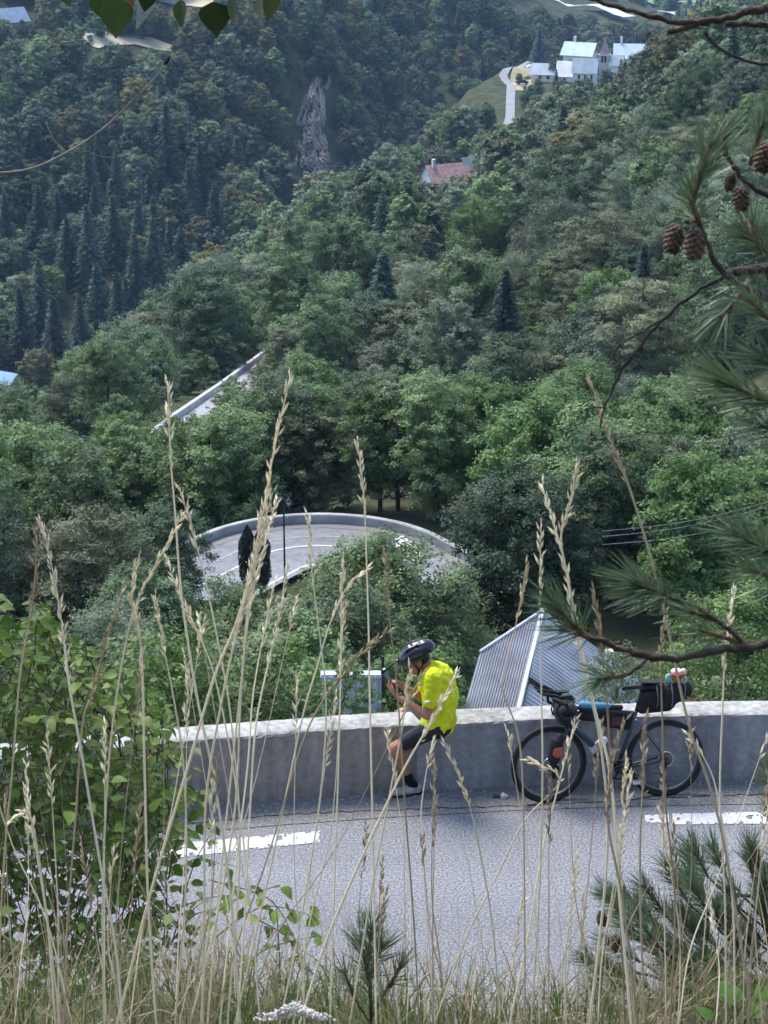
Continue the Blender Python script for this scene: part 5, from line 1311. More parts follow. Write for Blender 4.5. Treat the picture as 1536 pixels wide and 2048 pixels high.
# soft toys tied on the saddle bag
TOYX = Matrix.Rotation(LEAN, 3, 'X')
toy = empty('plush_toy'); toy.parent = None
toy.location = bike.matrix_basis @ V((-.50, 0, 1.045)) if False else cen_ + (Matrix.Rotation(yaw, 3, 'Z') @ Matrix.Rotation(LEAN, 3, 'X') @ (V((-.52, 0, 1.03)) * sc_))
toy.rotation_euler = (0, 0, 0); tag(toy, 'small orange plush toy with white cap on top of the saddle bag', 'plush toy')
def tuft(name, c, r, m, par=toy): return MB().ell(c, r, None, 16, 10).build(name, m, par, True)
tuft('head', (0, 0, .05), (.055, .05, .052), mat('orange_plush', (.46, .17, .05), .95, .3, 40, bump=.5)); tuft('cap', (-.005, -.005, .095), (.05, .045, .026), mat('white_plush', (.75, .73, .7), .95, .1, 40, bump=.5))
MB().torus((-.005, -.03, .085), .045, .008, 20, 5, (math.pi / 2, 0, 0)).build('red_band', mat('red_band', (.6, .06, .05), .8, .1, 20), toy, True)
for s in (-1, 1): tuft('eye', (s * .018, -.048, .058), (.007, .005, .008), MATS['eye_dark'])
tuft('ear', (.055, 0, .09), (.03, .028, .03), mat('cream_plush', (.68, .62, .48), .95, .15, 40, bump=.5)); tuft('arm', (.06, -.02, .02), (.032, .03, .04), mat('olive_plush', (.45, .47, .30), .95, .15, 40, bump=.5))
tuft('arm', (-.075, -.02, .035), (.03, .028, .045), mat('teal_plush', (.28, .52, .52), .95, .15, 40, bump=.5))

# ------------------------------------------------------------------ foreground: dry grass stalks on the bank
STRAWM = leafmat('dry_straw', (.86, .74, .50), (.95, .88, .68), trans=.3, rough=.6, spec=.25, objvar=.1, isl=.7)
STRAWB = leafmat('brown_straw', (.44, .32, .19), (.64, .52, .34), trans=.2, rough=.7, spec=.2, objvar=.2, isl=.6)
def smooth_path(pts, k=5):
    """Catmull-Rom through the points"""
    P = [pts[0] * 2 - pts[1]] + pts + [pts[-1] * 2 - pts[-2]]; out = []
    for i in range(1, len(P) - 2):
        for j in range(k):
            t = j / k; a, b, c, d = P[i - 1], P[i], P[i + 1], P[i + 2]
            out.append(.5 * ((2 * b) + (c - a) * t + (2 * a - 5 * b + 4 * c - d) * t * t + (3 * b - a - 3 * c + d) * t ** 3))
    return out + [pts[-1]]
def stalk(pxs, head, label, d=3.2, r=.0019, m=None, loose=1.0, seed=None, group=None):
    """pxs: tip first, base last, in picture pixels; head: length of the seed head in picture pixels"""
    rd = random.Random(seed if seed is not None else hash(tuple(pxs)) % 9999); m = m or STRAWM
    d1 = d + rd.uniform(-.12, .12); n = len(pxs)
    pts = [U(x, y, d1 + (d - d1) * i / (n - 1)) for i, (x, y) in enumerate(pxs)]
    b = pts[-1].copy(); gz = float(bank_z(b.x, b.y)) - .02
    base = Vector((b.x + rd.uniform(-.02, .02), b.y + .02, min(gz, b.z - .02))); pts = smooth_path(pts, 5) + [base]
    o = empty('grass_stalk', base); tag(o, label, 'grass stalk', group)
    L = [p - base for p in pts]; k = len(L)
    MB().tube(L, [r * (.35 + .65 * min(1, i / (k * .45))) for i in range(k)], 5).build('stem', m, o, True)
    # seed head: pointed spikelets set alternately round the upper stem
    acc = 0; hl = head / F * d; sp = MB(); i = 0; s_ = 0; step = .0085
    side = 1
    nxt = 0
    for i in range(k - 1):
        seg = (L[i + 1] - L[i]); sl = seg.length; t0 = 0
        while acc + sl > nxt and nxt < hl:
            f = (nxt - acc) / sl; p = L[i] + seg * f; ax = -seg.normalized()
            q = nxt / hl; ln = rd.uniform(.010, .019) * (1.15 - .5 * abs(q - .5)); w = ln * .13
            an = rd.uniform(0, 6.28); o1 = ax.orthogonal().normalized(); o2 = ax.cross(o1)
            rad = o1 * math.cos(an) + o2 * math.sin(an); sp_ang = rd.uniform(.12, .42) * loose * (1.6 if rd.random() < .12 else 1)
            dr = (ax * math.cos(sp_ang) + rad * math.sin(sp_ang)).normalized(); e1 = dr.orthogonal().normalized(); e2 = dr.cross(e1)
            c = p + rad * r * .8; mid = c + dr * ln * .4
            sp.add([c, mid + e1 * w, mid + e2 * w, mid - e1 * w, mid - e2 * w, c + dr * ln], [(0, 1, 2), (0, 2, 3), (0, 3, 4), (0, 4, 1), (5, 2, 1), (5, 3, 2), (5, 4, 3), (5, 1, 4)])
            nxt += step * rd.uniform(.35, .8)
        acc += sl
    if sp.v: sp.build('seed_head', m, o)
    return o
ST_ = [
 ([(335, 762), (340, 900), (350, 1024), (363, 1190), (392, 1384), (430, 1570), (462, 1800), (480, 2045)], 190, 'tallest straight straw stalk, its tip before the lower road', 3.1, .0024, 0),
 ([(580, 755), (548, 900), (520, 1055), (478, 1230), (430, 1350), (375, 1536), (300, 1790), (235, 2045)], 420, 'tall straw stalk bending right with a long seed head over the hairpin', 3.15, .0026, 0),
 ([(715, 880), (728, 1000), (736, 1215), (740, 1420), (745, 1640), (750, 1900), (752, 2045)], 170, 'upright straw stalk standing just left of the cyclist', 3.2, .0020, 0),
 ([(1182, 762), (1208, 850), (1250, 950), (1300, 1110), (1330, 1230), (1375, 1440), (1440, 1650), (1500, 2000)], 220, 'tall stalk leaning left across the right hillside', 3.0, .0024, 1),
 ([(1153, 928), (1142, 1000), (1122, 1075), (1140, 1180), (1165, 1330), (1200, 1480), (1215, 1700), (1180, 2045)], 150, 'right tine of the forked straw stalk before the dense tree', 3.05, .0024, 0),
 ([(1083, 968), (1108, 1050), (1128, 1120), (1148, 1230), (1185, 1400), (1222, 1560), (1240, 1800), (1262, 2045)], 340, 'left tine of the forked straw stalk before the dense tree', 3.05, .0026, 0),
 ([(83, 1043), (113, 1180), (130, 1300), (140, 1380), (168, 1536), (203, 1743), (232, 1900), (245, 2045)], 340, 'bent straw stalk with a thick seed head near the left edge', 3.0, .0024, 0),
 ([(73, 1055), (70, 1150), (62, 1220), (40, 1350), (25, 1536), (5, 1760), (-5, 2045)], 200, 'brownish stalk just left of the bent thick headed one', 3.1, .0018, 1),
 ([(278, 1110), (264, 1195), (270, 1222), (283, 1310), (289, 1536), (296, 1800), (312, 2045)], 250, 'straw stalk with a kinked twisted head left of the hairpin', 3.1, .0022, 0),
 ([(310, 1190), (328, 1300), (343, 1374), (367, 1534), (372, 1760), (350, 2045)], 130, 'straw stalk with a short head above the left end of the wall', 3.2, .0018, 0),
 ([(246, 1174), (228, 1230), (210, 1290), (183, 1390), (165, 1450), (150, 1650), (135, 1850), (130, 2045)], 260, 'brown feathery stalk among the leaves of the left shrub', 3.1, .0018, 1),
 ([(360, 980), (388, 1074), (412, 1167), (437, 1290), (462, 1440), (480, 1700), (455, 2045)], 130, 'thin stalk crossing the left end of the hairpin road', 3.2, .0018, 0),
 ([(333, 1120), (358, 1184), (415, 1310), (440, 1400), (470, 1560), (500, 1800), (520, 2045)], 170, 'thin stalk leaning right below the hairpin wall', 3.25, .0017, 0),
 ([(368, 1024), (325, 1105), (283, 1184), (258, 1257), (232, 1400), (215, 1560), (205, 1800), (208, 2045)], 230, 'stalk arching left with seeds hanging beside the tallest one', 3.15, .0019, 0),
 ([(545, 985), (525, 1060), (500, 1160), (470, 1280), (440, 1420), (412, 1600), (408, 1800), (405, 2045)], 330, 'first of the bundle of leaning stalks before the dark conifers', 3.1, .0022, 0),
 ([(553, 1000), (530, 1090), (508, 1170), (490, 1290), (480, 1420), (470, 1620), (430, 1850), (380, 2045)], 260, 'second of the bundle of leaning stalks before the dark conifers', 3.15, .0020, 0),
 ([(535, 1040), (512, 1120), (495, 1220), (485, 1340), (470, 1480), (440, 1760), (415, 2045)], 180, 'third of the bundle of leaning stalks before the dark conifers', 3.2, .0019, 0),
 ([(617, 1032), (624, 1146), (638, 1260), (652, 1407), (640, 1600), (600, 1850), (560, 2045)], 150, 'slender stalk in front of the middle of the hairpin wall', 3.25, .0017, 0),
 ([(770, 1105), (779, 1242), (791, 1338), (803, 1500), (812, 1640), (828, 1850), (838, 2045)], 130, 'brown tipped stalk passing across the cyclist', 3.2, .0018, 1),
 ([(688, 1119), (683, 1205), (681, 1361), (676, 1560), (668, 1800), (660, 2045)], 120, 'straight thin stalk before the broad green tree', 3.25, .0016, 0),
 ([(735, 1137), (692, 1178), (660, 1247), (633, 1338), (606, 1430), (570, 1600), (520, 1830), (470, 2045)], 140, 'stalk bent to the right below the hairpin lamp', 3.2, .0017, 0),
 ([(779, 1260), (730, 1300), (690, 1345), (640, 1411), (600, 1500), (540, 1700), (470, 1900), (430, 2045)], 200, 'stalk leaning far right towards the helmet', 3.2, .0016, 1),
 ([(573, 1130), (560, 1224), (538, 1320), (512, 1450), (500, 1620), (490, 1820), (475, 2045)], 230, 'stalk with a long head right of the lamp post foot', 3.15, .0019, 0),
 ([(549, 1165), (523, 1290), (505, 1400), (495, 1536), (470, 1750), (440, 2045)], 150, 'thin stalk left of the lamp post foot', 3.2, .0017, 0),
 ([(912, 1345), (870, 1430), (809, 1536), (745, 1669), (685, 1803), (645, 1903), (600, 2045)], 160, 'long bright stalk slanting up to the back of the yellow shirt', 3.1, .0025, 0),
 ([(820, 1335), (812, 1400), (800, 1480), (770, 1640), (740, 1800), (700, 2045)], 90, 'stalk ending in front of the face of the cyclist', 3.2, .0017, 0),
 ([(1082, 1048), (1080, 1180), (1083, 1400), (1085, 1560), (1078, 1800), (1062, 2045)], 180, 'straight stalk in front of the corrugated roof ridge', 3.2, .0018, 0),
 ([(1053, 1130), (1035, 1235), (1010, 1340), (1005, 1380), (1040, 1490), (1048, 1700), (1050, 2045)], 120, 'stalk with a kink left of the corrugated roof', 3.2, .0017, 1),
 ([(1188, 1180), (1202, 1290), (1215, 1420), (1225, 1600), (1240, 1820), (1250, 2045)], 140, 'brown stalk in front of the right roof slope', 3.1, .0021, 1),
 ([(1470, 1185), (1452, 1290), (1446, 1400), (1440, 1600), (1450, 1800), (1452, 2045)], 170, 'pale stalk before the bright shrub at the right edge', 3.1, .0018, 0),
 ([(865, 1480), (850, 1560), (842, 1640), (850, 1780), (870, 2045)], 60, 'short stalk in front of the wall right of the shin', 3.3, .0015, 0),
 ([(888, 1486), (930, 1585), (955, 1680), (985, 1850), (1000, 2045)], 150, 'short stalk leaning left right of the seated cyclist', 3.25, .0017, 0),
 ([(1330, 1225), (1322, 1320), (1325, 1450), (1330, 1600), (1350, 1800), (1340, 2045)], 120, 'stalk crossing the saddle bag of the bicycle', 3.15, .0019, 1),
 ([(1378, 1470), (1420, 1540), (1440, 1620), (1465, 1800), (1470, 2045)], 60, 'stalk crossing the rear wheel', 3.2, .0019, 0),
 ([(1250, 1440), (1225, 1530), (1215, 1640), (1245, 1800), (1275, 2045)], 220, 'thick ragged stalk clump in front of the cranks', 3.0, .0022, 1),
 ([(1290, 1435), (1286, 1560), (1280, 1700), (1282, 1850), (1290, 2045)], 160, 'brown thick stalk left of the rear wheel', 3.0, .0020, 1),
 ([(1060, 1520), (1120, 1560), (1050, 1640), (990, 1760), (930, 1880), (870, 2045)], 90, 'stalk slanting left below the front wheel', 3.25, .0017, 0),
 ([(1150, 1440), (1120, 1560), (1085, 1700), (1060, 1850), (1020, 2045)], 100, 'stalk leaning across the front wheel', 3.2, .0019, 0),
 ([(55, 1590), (72, 1700), (95, 1850), (110, 2045)], 120, 'white tipped short stalk at the left edge', 3.1, .0019, 0),
 ([(20, 1640), (60, 1632), (90, 1800), (120, 2045)], 80, 'stalk nodding left at the left edge', 3.1, .0016, 0),
]
for i, (px, hd, lb, d, r, br) in enumerate(ST_):
    stalk(px, hd, lb, d, r * .78, STRAWB if br else STRAWM, 1.1, seed=i)
rd = random.Random(77); rows = []; spec = []
for i in range(46):
    xb = rd.choice([rd.uniform(-20, 620), rd.uniform(-20, 620), rd.uniform(620, 1100), rd.uniform(1100, 1540)])
    top = rd.uniform(1430, 1800) if xb > 620 else rd.uniform(1200, 1700)
    lean = rd.gauss(0.05, .12) * (2040 - top); c = rd.uniform(-25, 25); y2 = (top + 2040) / 2
    zn = 'left shrub' if xb < 300 else 'left end of the wall' if xb < 450 else 'worn edge line' if xb < 640 else 'road below the cyclist' if xb < 1000 else 'bicycle and young pine'
    hgt = 'taller ' if top < 1480 else ''
    rows.append(('thin %sdry grass stalk in front of the %s' % (hgt, zn), xb + lean, i))
    spec.append(([(xb + lean, top), (xb + lean * .55 + c, y2), (xb + lean * .2 + c * .6, (y2 + 2040) / 2), (xb, 2045)], rd.uniform(50, 160), rd.uniform(3.05, 3.6), rd.uniform(.0009, .0013), STRAWB if rd.random() < .4 else STRAWM, zn))
LB2 = ranked(rows)
for i, (pp, hd, d, r, m, zn) in enumerate(spec):
    stalk(pp, hd, LB2[i], d, r, m, 1.2, seed=100 + i, group='thin dry stalks in front of the ' + zn)

# ------------------------------------------------------------------ short grass and litter on the bank: one mass
def ribbons(n, seed, x0, x1, y0, y1, h0, h1, w, bend, zf):
    r = np.random.default_rng(seed); x = r.uniform(x0, x1, n); y = r.uniform(y0, y1, n); z = zf(x, y)
    cl = r.integers(0, max(1, n // 14), n); cx = r.uniform(x0, x1, n // 14 + 1); cy = r.uniform(y0, y1, n // 14 + 1)
    mixm = r.random(n) < .6; x = np.where(mixm, cx[cl] + r.normal(0, .02, n), x); y = np.where(mixm, cy[cl] + r.normal(0, .02, n), y); z = zf(x, y) - .01
    h = r.uniform(h0, h1, n) * r.uniform(.5, 1, n); a = r.uniform(0, 6.283, n); dx, dy = np.cos(a), np.sin(a); b = r.uniform(.1, 1, n) * bend
    wv = w * r.uniform(.6, 1.3, n); fa = r.uniform(0, 6.283, n); sx, sy = np.cos(fa) * wv, np.sin(fa) * wv
    P = []
    for t, ww in ((0, 1), (.4, .9), (.75, .6), (1, .08)):
        px = x + dx * b * h * t * t; py = y + dy * b * h * t * t; pz = z + h * t * (1 - .25 * b * t)
        P.append(np.stack([px - sx * ww, py - sy * ww, pz], -1)); P.append(np.stack([px + sx * ww, py + sy * ww, pz], -1))
    v = np.stack(P, 1).reshape(-1, 3); base = np.arange(n)[:, None] * 8
    f = np.concatenate([base + np.array([[0, 1, 3, 2]]), base + np.array([[2, 3, 5, 4]]), base + np.array([[4, 5, 7, 6]])], 1).reshape(-1, 4)
    return v, f
GRASSG = leafmat('grass_green', (.07, .12, .03), (.17, .22, .07), trans=.35, objvar=.1, isl=.9)
def grass(name, label, m, *a):
    v, f = ribbons(*a); o = link(name, np_mesh(name, v, f), None, m); tag(o, label, 'grass', kind='stuff')
grass('green_grass', 'short green grass on the edge of the bank', GRASSG, 9000, 21, -1.5, 1.5, 2.9, 4.0, .05, .20, .0016, .9, bank_z)
grass('dry_grass', 'matted dry straw coloured grass on the edge of the bank', STRAWB, 5200, 22, -1.5, 1.5, 2.9, 3.95, .05, .28, .0012, 1.0, bank_z)
grass('dead_stems', 'thin brown dead stems rising from the bank', STRAWB, 420, 23, -1.4, 1.4, 3.0, 4.2, .2, .62, .0009, .35, bank_z)
grass('bank_grass', 'rough grass on the cut bank above the road', GRASSG, 6000, 24, -6, 6, 4.0, 9.0, .1, .3, .004, .9, bank_z)

# ------------------------------------------------------------------ leafy shrub on the left
def leaf_mesh(name, m, w=.62, fold=.18, curl=.15, tipp=1.25):
    """ovate leaf, length 1 along +y, midrib fold and drooping tip"""
    n = 6; vs = []; fs = []
    for i in range(n + 1):
        t = i / n; hw = w * .5 * math.sin(math.pi * min(1, t ** .66)) ** .9 * (1 - .35 * t ** 3) * (1 if t < .98 else 0); z = -curl * t * t
        vs += [(-hw, t, z + fold * hw), (0, t, z), (hw, t, z + fold * hw)]
    for i in range(n):
        for j in range(2): fs.append((i * 3 + j, i * 3 + j + 1, (i + 1) * 3 + j + 1, (i + 1) * 3 + j))
    me = bpy.data.meshes.new(name); me.from_pydata(vs, [], fs); me.update(); me.materials.append(m)
    me.polygons.foreach_set('use_smooth', [True] * len(me.polygons))
    return me
LEAFS = [leaf_mesh('shrub_leaf', L_BUSH), leaf_mesh('shrub_leaf', L_BUSH, .74, .3, .28), leaf_mesh('shrub_leaf', L_BUSH, .56, -.1, -.1)]
YELLOW = leaf_mesh('yellow_leaf', mat('yellow_leaf', (.5, .38, .04), .5, .2, 10), .7)
def leafy(root, twigs, seed, size, nmax, gap=.028):
    """twigs: list of point lists (world). leaves alternate along them; the nearest nmax are parts, the rest one mass"""
    rd = random.Random(seed); br = MB(); spots = []
    for pts in twigs:
        P = smooth_path([Vector(p) for p in pts], 5); k = len(P); br.tube([p - root.location for p in P], [.0013 * (1 - .75 * i / k) + .0005 for i in range(k)], 5)
        acc = 0; side = 1
        for a, b in zip(P[:-1], P[1:]):
            acc += (b - a).length
            if acc > gap:
                acc = 0; side = -side; ax = (b - a).normalized(); lat = ax.cross(Vector((0, 0, 1)))
                lat = lat.normalized() if lat.length > .1 else Vector((1, 0, 0))
                dr = (lat * side * rd.uniform(.5, 1.1) + ax * rd.uniform(.2, .8) + Vector((rd.gauss(0, .3), rd.gauss(0, .3), rd.uniform(-.75, .15)))).normalized()
                nn = (Vector((rd.gauss(0, .4), rd.gauss(-.45, .4), 1))); nn = (nn - dr * nn.dot(dr)).normalized(); xx = dr.cross(nn)
                s = size * rd.uniform(.6, 1.2)
                spots.append((Matrix((xx, dr, nn)).transposed().to_4x4(), b + dr * .006, s))
        e = P[-1]
    br.build('branches', mat('shrub_twig', (.12, .09, .06), .9, .3, 20), root, True)
    spots.sort(key=lambda q: proj(q[1])[2]); vs = []; fs = []
    inview = []; rest_ = []
    for q in spots:
        px, py, _ = proj(q[1]); (inview if (-40 < px < 1576 and -40 < py < 2080 and len(inview) < nmax) else rest_).append(q)
    for m4, p, s in inview:
        o = link('leaf', YELLOW if rd.random() < .012 else rd.choice(LEAFS), root); o.matrix_basis = Matrix.Translation(p - root.location) @ m4 @ Matrix.Scale(s, 4)
    if rest_:
        base = [v.co.copy() for v in LEAFS[0].vertices]; pf = [tuple(p.vertices) for p in LEAFS[0].polygons]; V_ = []; Fc = []
        for m4, p, s in rest_:
            k = len(V_); M4 = Matrix.Translation(p - root.location) @ m4 @ Matrix.Scale(s, 4)
            V_ += [tuple(M4 @ v) for v in base]; Fc += [tuple(i + k for i in f) for f in pf]
        me = bpy.data.meshes.new('foliage'); me.from_pydata(V_, [], Fc); me.update(); o = link('foliage', me, root, L_BUSH); o['kind'] = 'stuff'
rd = random.Random(31)
sb_ = U(120, 2030, 5.2); sb_.z = float(bank_z(sb_.x, sb_.y)); shrub = empty('leafy_shrub', sb_); tag(shrub, 'leafy green shrub filling the lower left corner', 'shrub')
def top_y(x): return float(np.interp(x, [-300, 0, 100, 200, 300, 380, 440], [1150, 1195, 1225, 1300, 1370, 1480, 1600]))
tw = []
for i in range(980):
    x = rd.uniform(-260, 352); y0 = top_y(x); y = y0 + 60 + rd.random() ** 1.1 * (1930 - y0); d = rd.uniform(4.6, 5.7)
    if y > 1800 and rd.random() < .45: continue
    a = U(x, y, d); L = rd.uniform(.10, .26); an = rd.gauss(0, .8); up = rd.uniform(.25, 1)
    v = Vector((math.sin(an) * .8, rd.uniform(-.6, .4), up)).normalized() * L
    b = a + v; m = a.lerp(b, .5) + Vector((0, 0, .04)); px, py, _ = proj(b)
    if py < top_y(min(px, 440)) - 15: continue
    s0 = shrub.location.lerp(a, .55) + Vector((rd.uniform(-.1, .1), 0, -.05))
    tw.append(([s0, s0.lerp(a, .6) + Vector((0, 0, .03)), a, m, b] if i % 30 == 0 else [a, m, b]))
for (x, y), (x2, y2), (x3, y3) in [((400, 1900), (520, 1815), (640, 1835)), ((380, 1870), (470, 1800), (560, 1770)), ((420, 1980), (530, 1900), (640, 1870)), ((300, 1840), (400, 1800), (470, 1790)), ((420, 1760), (540, 1800), (600, 1900)), ((500, 1830), (580, 1880), (610, 1950))]:
    tw.append([U(x, y, 4.5), U(x2, y2, 4.45), U(x3, y3, 4.4)])
for x0, y0, x1, y1, x2, y2 in [(60, 2030, 150, 1700, 330, 1480), (100, 2030, 60, 1650, 90, 1300), (150, 2030, 260, 1800, 420, 1640), (40, 2030, -60, 1650, -120, 1300), (110, 2030, 170, 1650, 210, 1400)]:
    tw.append([U(x0, y0, 5.2), U(x1, y1, 5.1), U(x2, y2, 5.0)])
leafy(shrub, tw, 5, .034, 300, .018)
# small shrubs peeping over the wall
def wall_shrub(label, px, py_top, d, w, h, m, leaf, n, seed):
    key = 'ws%d' % seed; broad(key, seed, h, w, m, n, leaf, base=.08, nl=18, ncl=260, csize=.06, rnd=.6)
    p = U(px, py_top, d); p.z -= h; put_tree('roadside_shrub', label, key, p, 1, seed, 'shrub')
wall_shrub('bright yellow green shrub behind the wall at the right edge', 1470, 1262, 25, 2.3, 1.9, L_BRIGHT, .05, 11000, 201)
wall_shrub('pale silvery shrub behind the wall above the bicycle', 1235, 1290, 27, 1.0, 1.4, L_GREY, .04, 5000, 202)
wall_shrub('green shrub behind the wall left of the cyclist', 690, 1318, 25, .85, 1.2, L_MID, .05, 3600, 203)
wall_shrub('green shrub over the left part of the wall', 330, 1275, 26, 1.6, 1.5, L_BRIGHT, .055, 8000, 204)
wall_shrub('dark shrub behind the wall left of the pale shed', 520, 1330, 27, 1.5, 1.5, L_MID, .05, 8000, 205)

# ------------------------------------------------------------------ pines
TWIG = mat('pine_twig', (.065, .05, .04), .9, .35, 40, bump=.5)
TWIGO = mat('pine_shoot', (.16, .09, .05), .8, .3, 40)
CONEM = mat('pine_cone', (.07, .042, .03), .8, .4, 60, col2=(.20, .14, .10), bump=.4)
def needle_geo(base, tip, n, L, seed, spread=(.35, 1.05), wd=.0007, back=1.0):
    r = np.random.default_rng(seed); base = np.array(base); tip = np.array(tip); ax = tip - base; ln = np.linalg.norm(ax); ax = ax / ln
    t = r.uniform(0, 1, n) ** .8; p = base + ax * (ln * t * back)[:, None]
    a = r.uniform(0, 6.283, n); o1 = np.cross(ax, [.3, .2, .9]); o1 /= np.linalg.norm(o1); o2 = np.cross(ax, o1)
    rad = o1 * np.cos(a)[:, None] + o2 * np.sin(a)[:, None]
    th = r.uniform(*spread, n) * (1.15 - .5 * t); dr = ax * np.cos(th)[:, None] + rad * np.sin(th)[:, None]
    l = L * r.uniform(.75, 1.1, n)[:, None]; side = np.cross(dr, r.normal(0, 1, (n, 3))); side /= np.linalg.norm(side, axis=1, keepdims=True); side = side * wd
    bend = ax * (l * .10) + np.array([0, 0, -.06]) * l
    m = p + dr * l * .55 ; e = p + dr * l + bend
    v = np.stack([p - side, p + side, m - side, m + side, e - side * .25, e + side * .25], 1).reshape(-1, 3); b = np.arange(n)[:, None] * 6
    f = np.concatenate([b + np.array([[0, 1, 3, 2]]), b + np.array([[2, 3, 5, 4]])], 1).reshape(-1, 4)
    return v, f
def cone_mesh():
    mb = MB(); mb.ell((0, 0, -.022), (.011, .011, .022), None, 10, 7)
    for i in range(64):
        t = i / 63; z = -.001 - .043 * t; rr = .0115 * math.sin(math.pi * (.12 + .80 * (1 - t))) ** .8 + .001; a = i * 2.4
        c = Vector((math.cos(a) * rr, math.sin(a) * rr, z)); mb.ell(c, (.0042, .0036, .0022), Euler((0, .5, a)), 6, 4)
    return mb_mesh(mb, 'pine_cone', CONEM, True)
CONE = cone_mesh()
def pine_branch(name, label, limbs_, tufts, cones, cat, seed, twm=None, loc=None):
    """limbs_: [(pts px list, depth, r0, r1)]; tufts: [(base px, tip px, depth, n, L)]; cones: [(px, py, depth, scale, tilt)]"""
    loc = loc or U(*limbs_[0][0][0], limbs_[0][1]); o = empty(name, loc); tag(o, label, cat)
    for i, (pts, d, r0, r1) in enumerate(limbs_):
        dd = d if isinstance(d, (list, tuple)) else [d] * len(pts)
        P = smooth_path([U(x, y, q) - loc for (x, y), q in zip(pts, dd)], 6); k = len(P); rd = random.Random(seed + i)
        P = [p + Vector((rd.uniform(-.3, .3), 0, rd.uniform(-.3, .3))) * r0 for p in P]
        MB().tube(P, [(r0 + (r1 - r0) * j / k) * rd.uniform(.66, .88) for j in range(k)], 7).build('limb', twm or TWIG, o, True)
    for i, (b, t, d, n, L) in enumerate(tufts):
        B, T = U(*b, d) - loc, U(*t, d - .02) - loc
        MB().tube([B, T], [.0028, .0018], 6).build('shoot', TWIGO, o, True)
        v, f = needle_geo(B, T, n if seed in (12, 13) else int(n * .56), L if seed in (12, 13) else L * .74, seed * 50 + i); q = link('needles', np_mesh('needles', v, f), o, L_NEEDLE); q['kind'] = 'stuff'
    for (x, y, d, s, tl) in cones:
        q = link('cone', CONE, o); q.location = U(x, y, d) - loc; q.scale = (s, s, s); q.rotation_euler = (tl, tl * .6, x)
    return o
pine_branch('pine_branch', 'bare dark branch crossing the top right corner', [([(1640, -15), (1536, 14), (1440, 38), (1390, 48), (1335, 68)], 2.2, .0060, .0032), ([(1420, 44), (1340, 42), (1250, 18), (1165, -8)], 2.2, .0042, .0028), ([(1640, 62), (1536, 50), (1450, 46)], 2.25, .004, .004), ([(1408, 64), (1440, 98), (1500, 124), (1560, 130)], 2.2, .0026, .002)], [], [], 'branch', 3)
pine_branch('pine_branch', 'pine branch with hanging brown cones at the right edge', [([(1640, 640), (1536, 595), (1450, 550), (1405, 470), (1388, 440)], 2.0, .0050, .0030), ([(1405, 468), (1385, 420), (1380, 395)], 2.0, .0025, .0018), ([(1640, 430), (1536, 392), (1490, 362), (1465, 330)], 2.05, .0045, .0028), ([(1470, 340), (1452, 300), (1448, 270)], 2.05, .003, .002)],
    [((1400, 450), (1380, 395), 2.0, 90, .05), ((1385, 400), (1420, 290), 1.98, 170, .055), ((1448, 310), (1450, 255), 2.05, 90, .05), ((1500, 560), (1440, 640), 2.02, 110, .06), ((1560, 660), (1500, 600), 2.0, 120, .06), ((1500, 330), (1525, 250), 2.1, 110, .055), ((1560, 520), (1490, 470), 2.1, 130, .06), ((1540, 560), (1500, 440), 2.1, 90, .06)],
    [(1352, 448, 2.0, .62, .10), (1391, 456, 1.97, .66, -.08), (1464, 345, 2.03, .40, .2), (1478, 372, 2.0, .54, -.18), (1534, 285, 2.05, .65, .1)], 'branch', 4)
pine_branch('dead_twig', 'bare black twig arching down below the pine cones', [([(1470, 545), (1430, 562), (1370, 600), (1300, 668), (1245, 740), (1215, 800), (1200, 860)], 2.05, .0032, .0012), ([(1335, 632), (1290, 660), (1240, 690), (1215, 730)], 2.05, .0018, .0009), ([(1208, 815), (1180, 818), (1165, 855)], 2.05, .0011, .0007), ([(1262, 705), (1235, 735), (1228, 780)], 2.05, .0011, .0007)], [], [], 'twig', 5, mat('black_twig', (.03, .026, .024), .9, .3, 30))
pine_branch('pine_branch', 'pine shoot with needles fanned out at the right edge, midway down', [([(1640, 850), (1570, 815), (1500, 790)], 1.95, .0042, .003)], [((1560, 815), (1440, 762), 1.95, 330, .060), ((1600, 760), (1510, 710), 2.0, 160, .060), ((1600, 880), (1520, 850), 1.97, 120, .055)], [], 'branch', 6)
pine_branch('pine_branch', 'pine shoot at the right edge above the wires', [([(1640, 1160), (1580, 1120), (1510, 1095)], 2.0, .0042, .003)], [((1570, 1115), (1470, 1068), 2.0, 230, .055), ((1600, 1180), (1500, 1138), 2.03, 190, .055)], [], 'branch', 7)
pine_branch('pine_branch', 'long low pine branch reaching in over the corrugated roof', [([(1640, 1268), (1536, 1288), (1440, 1302), (1340, 1318), (1270, 1308), (1200, 1280), (1150, 1262)], 2.1, .0062, .0034), ([(1500, 1296), (1440, 1245), (1370, 1205), (1310, 1185)], 2.1, .0036, .0024), ([(1300, 1312), (1260, 1345), (1215, 1355)], 2.12, .0026, .0018)],
    [((1340, 1195), (1275, 1168), 2.1, 330, .060), ((1165, 1268), (1108, 1208), 2.08, 210, .050), ((1180, 1275), (1120, 1258), 2.1, 90, .045), ((1250, 1350), (1195, 1358), 2.12, 110, .050), ((1430, 1240), (1380, 1225), 2.12, 110, .055), ((1480, 1285), (1400, 1260), 2.14, 90, .06)], [], 'branch', 8)
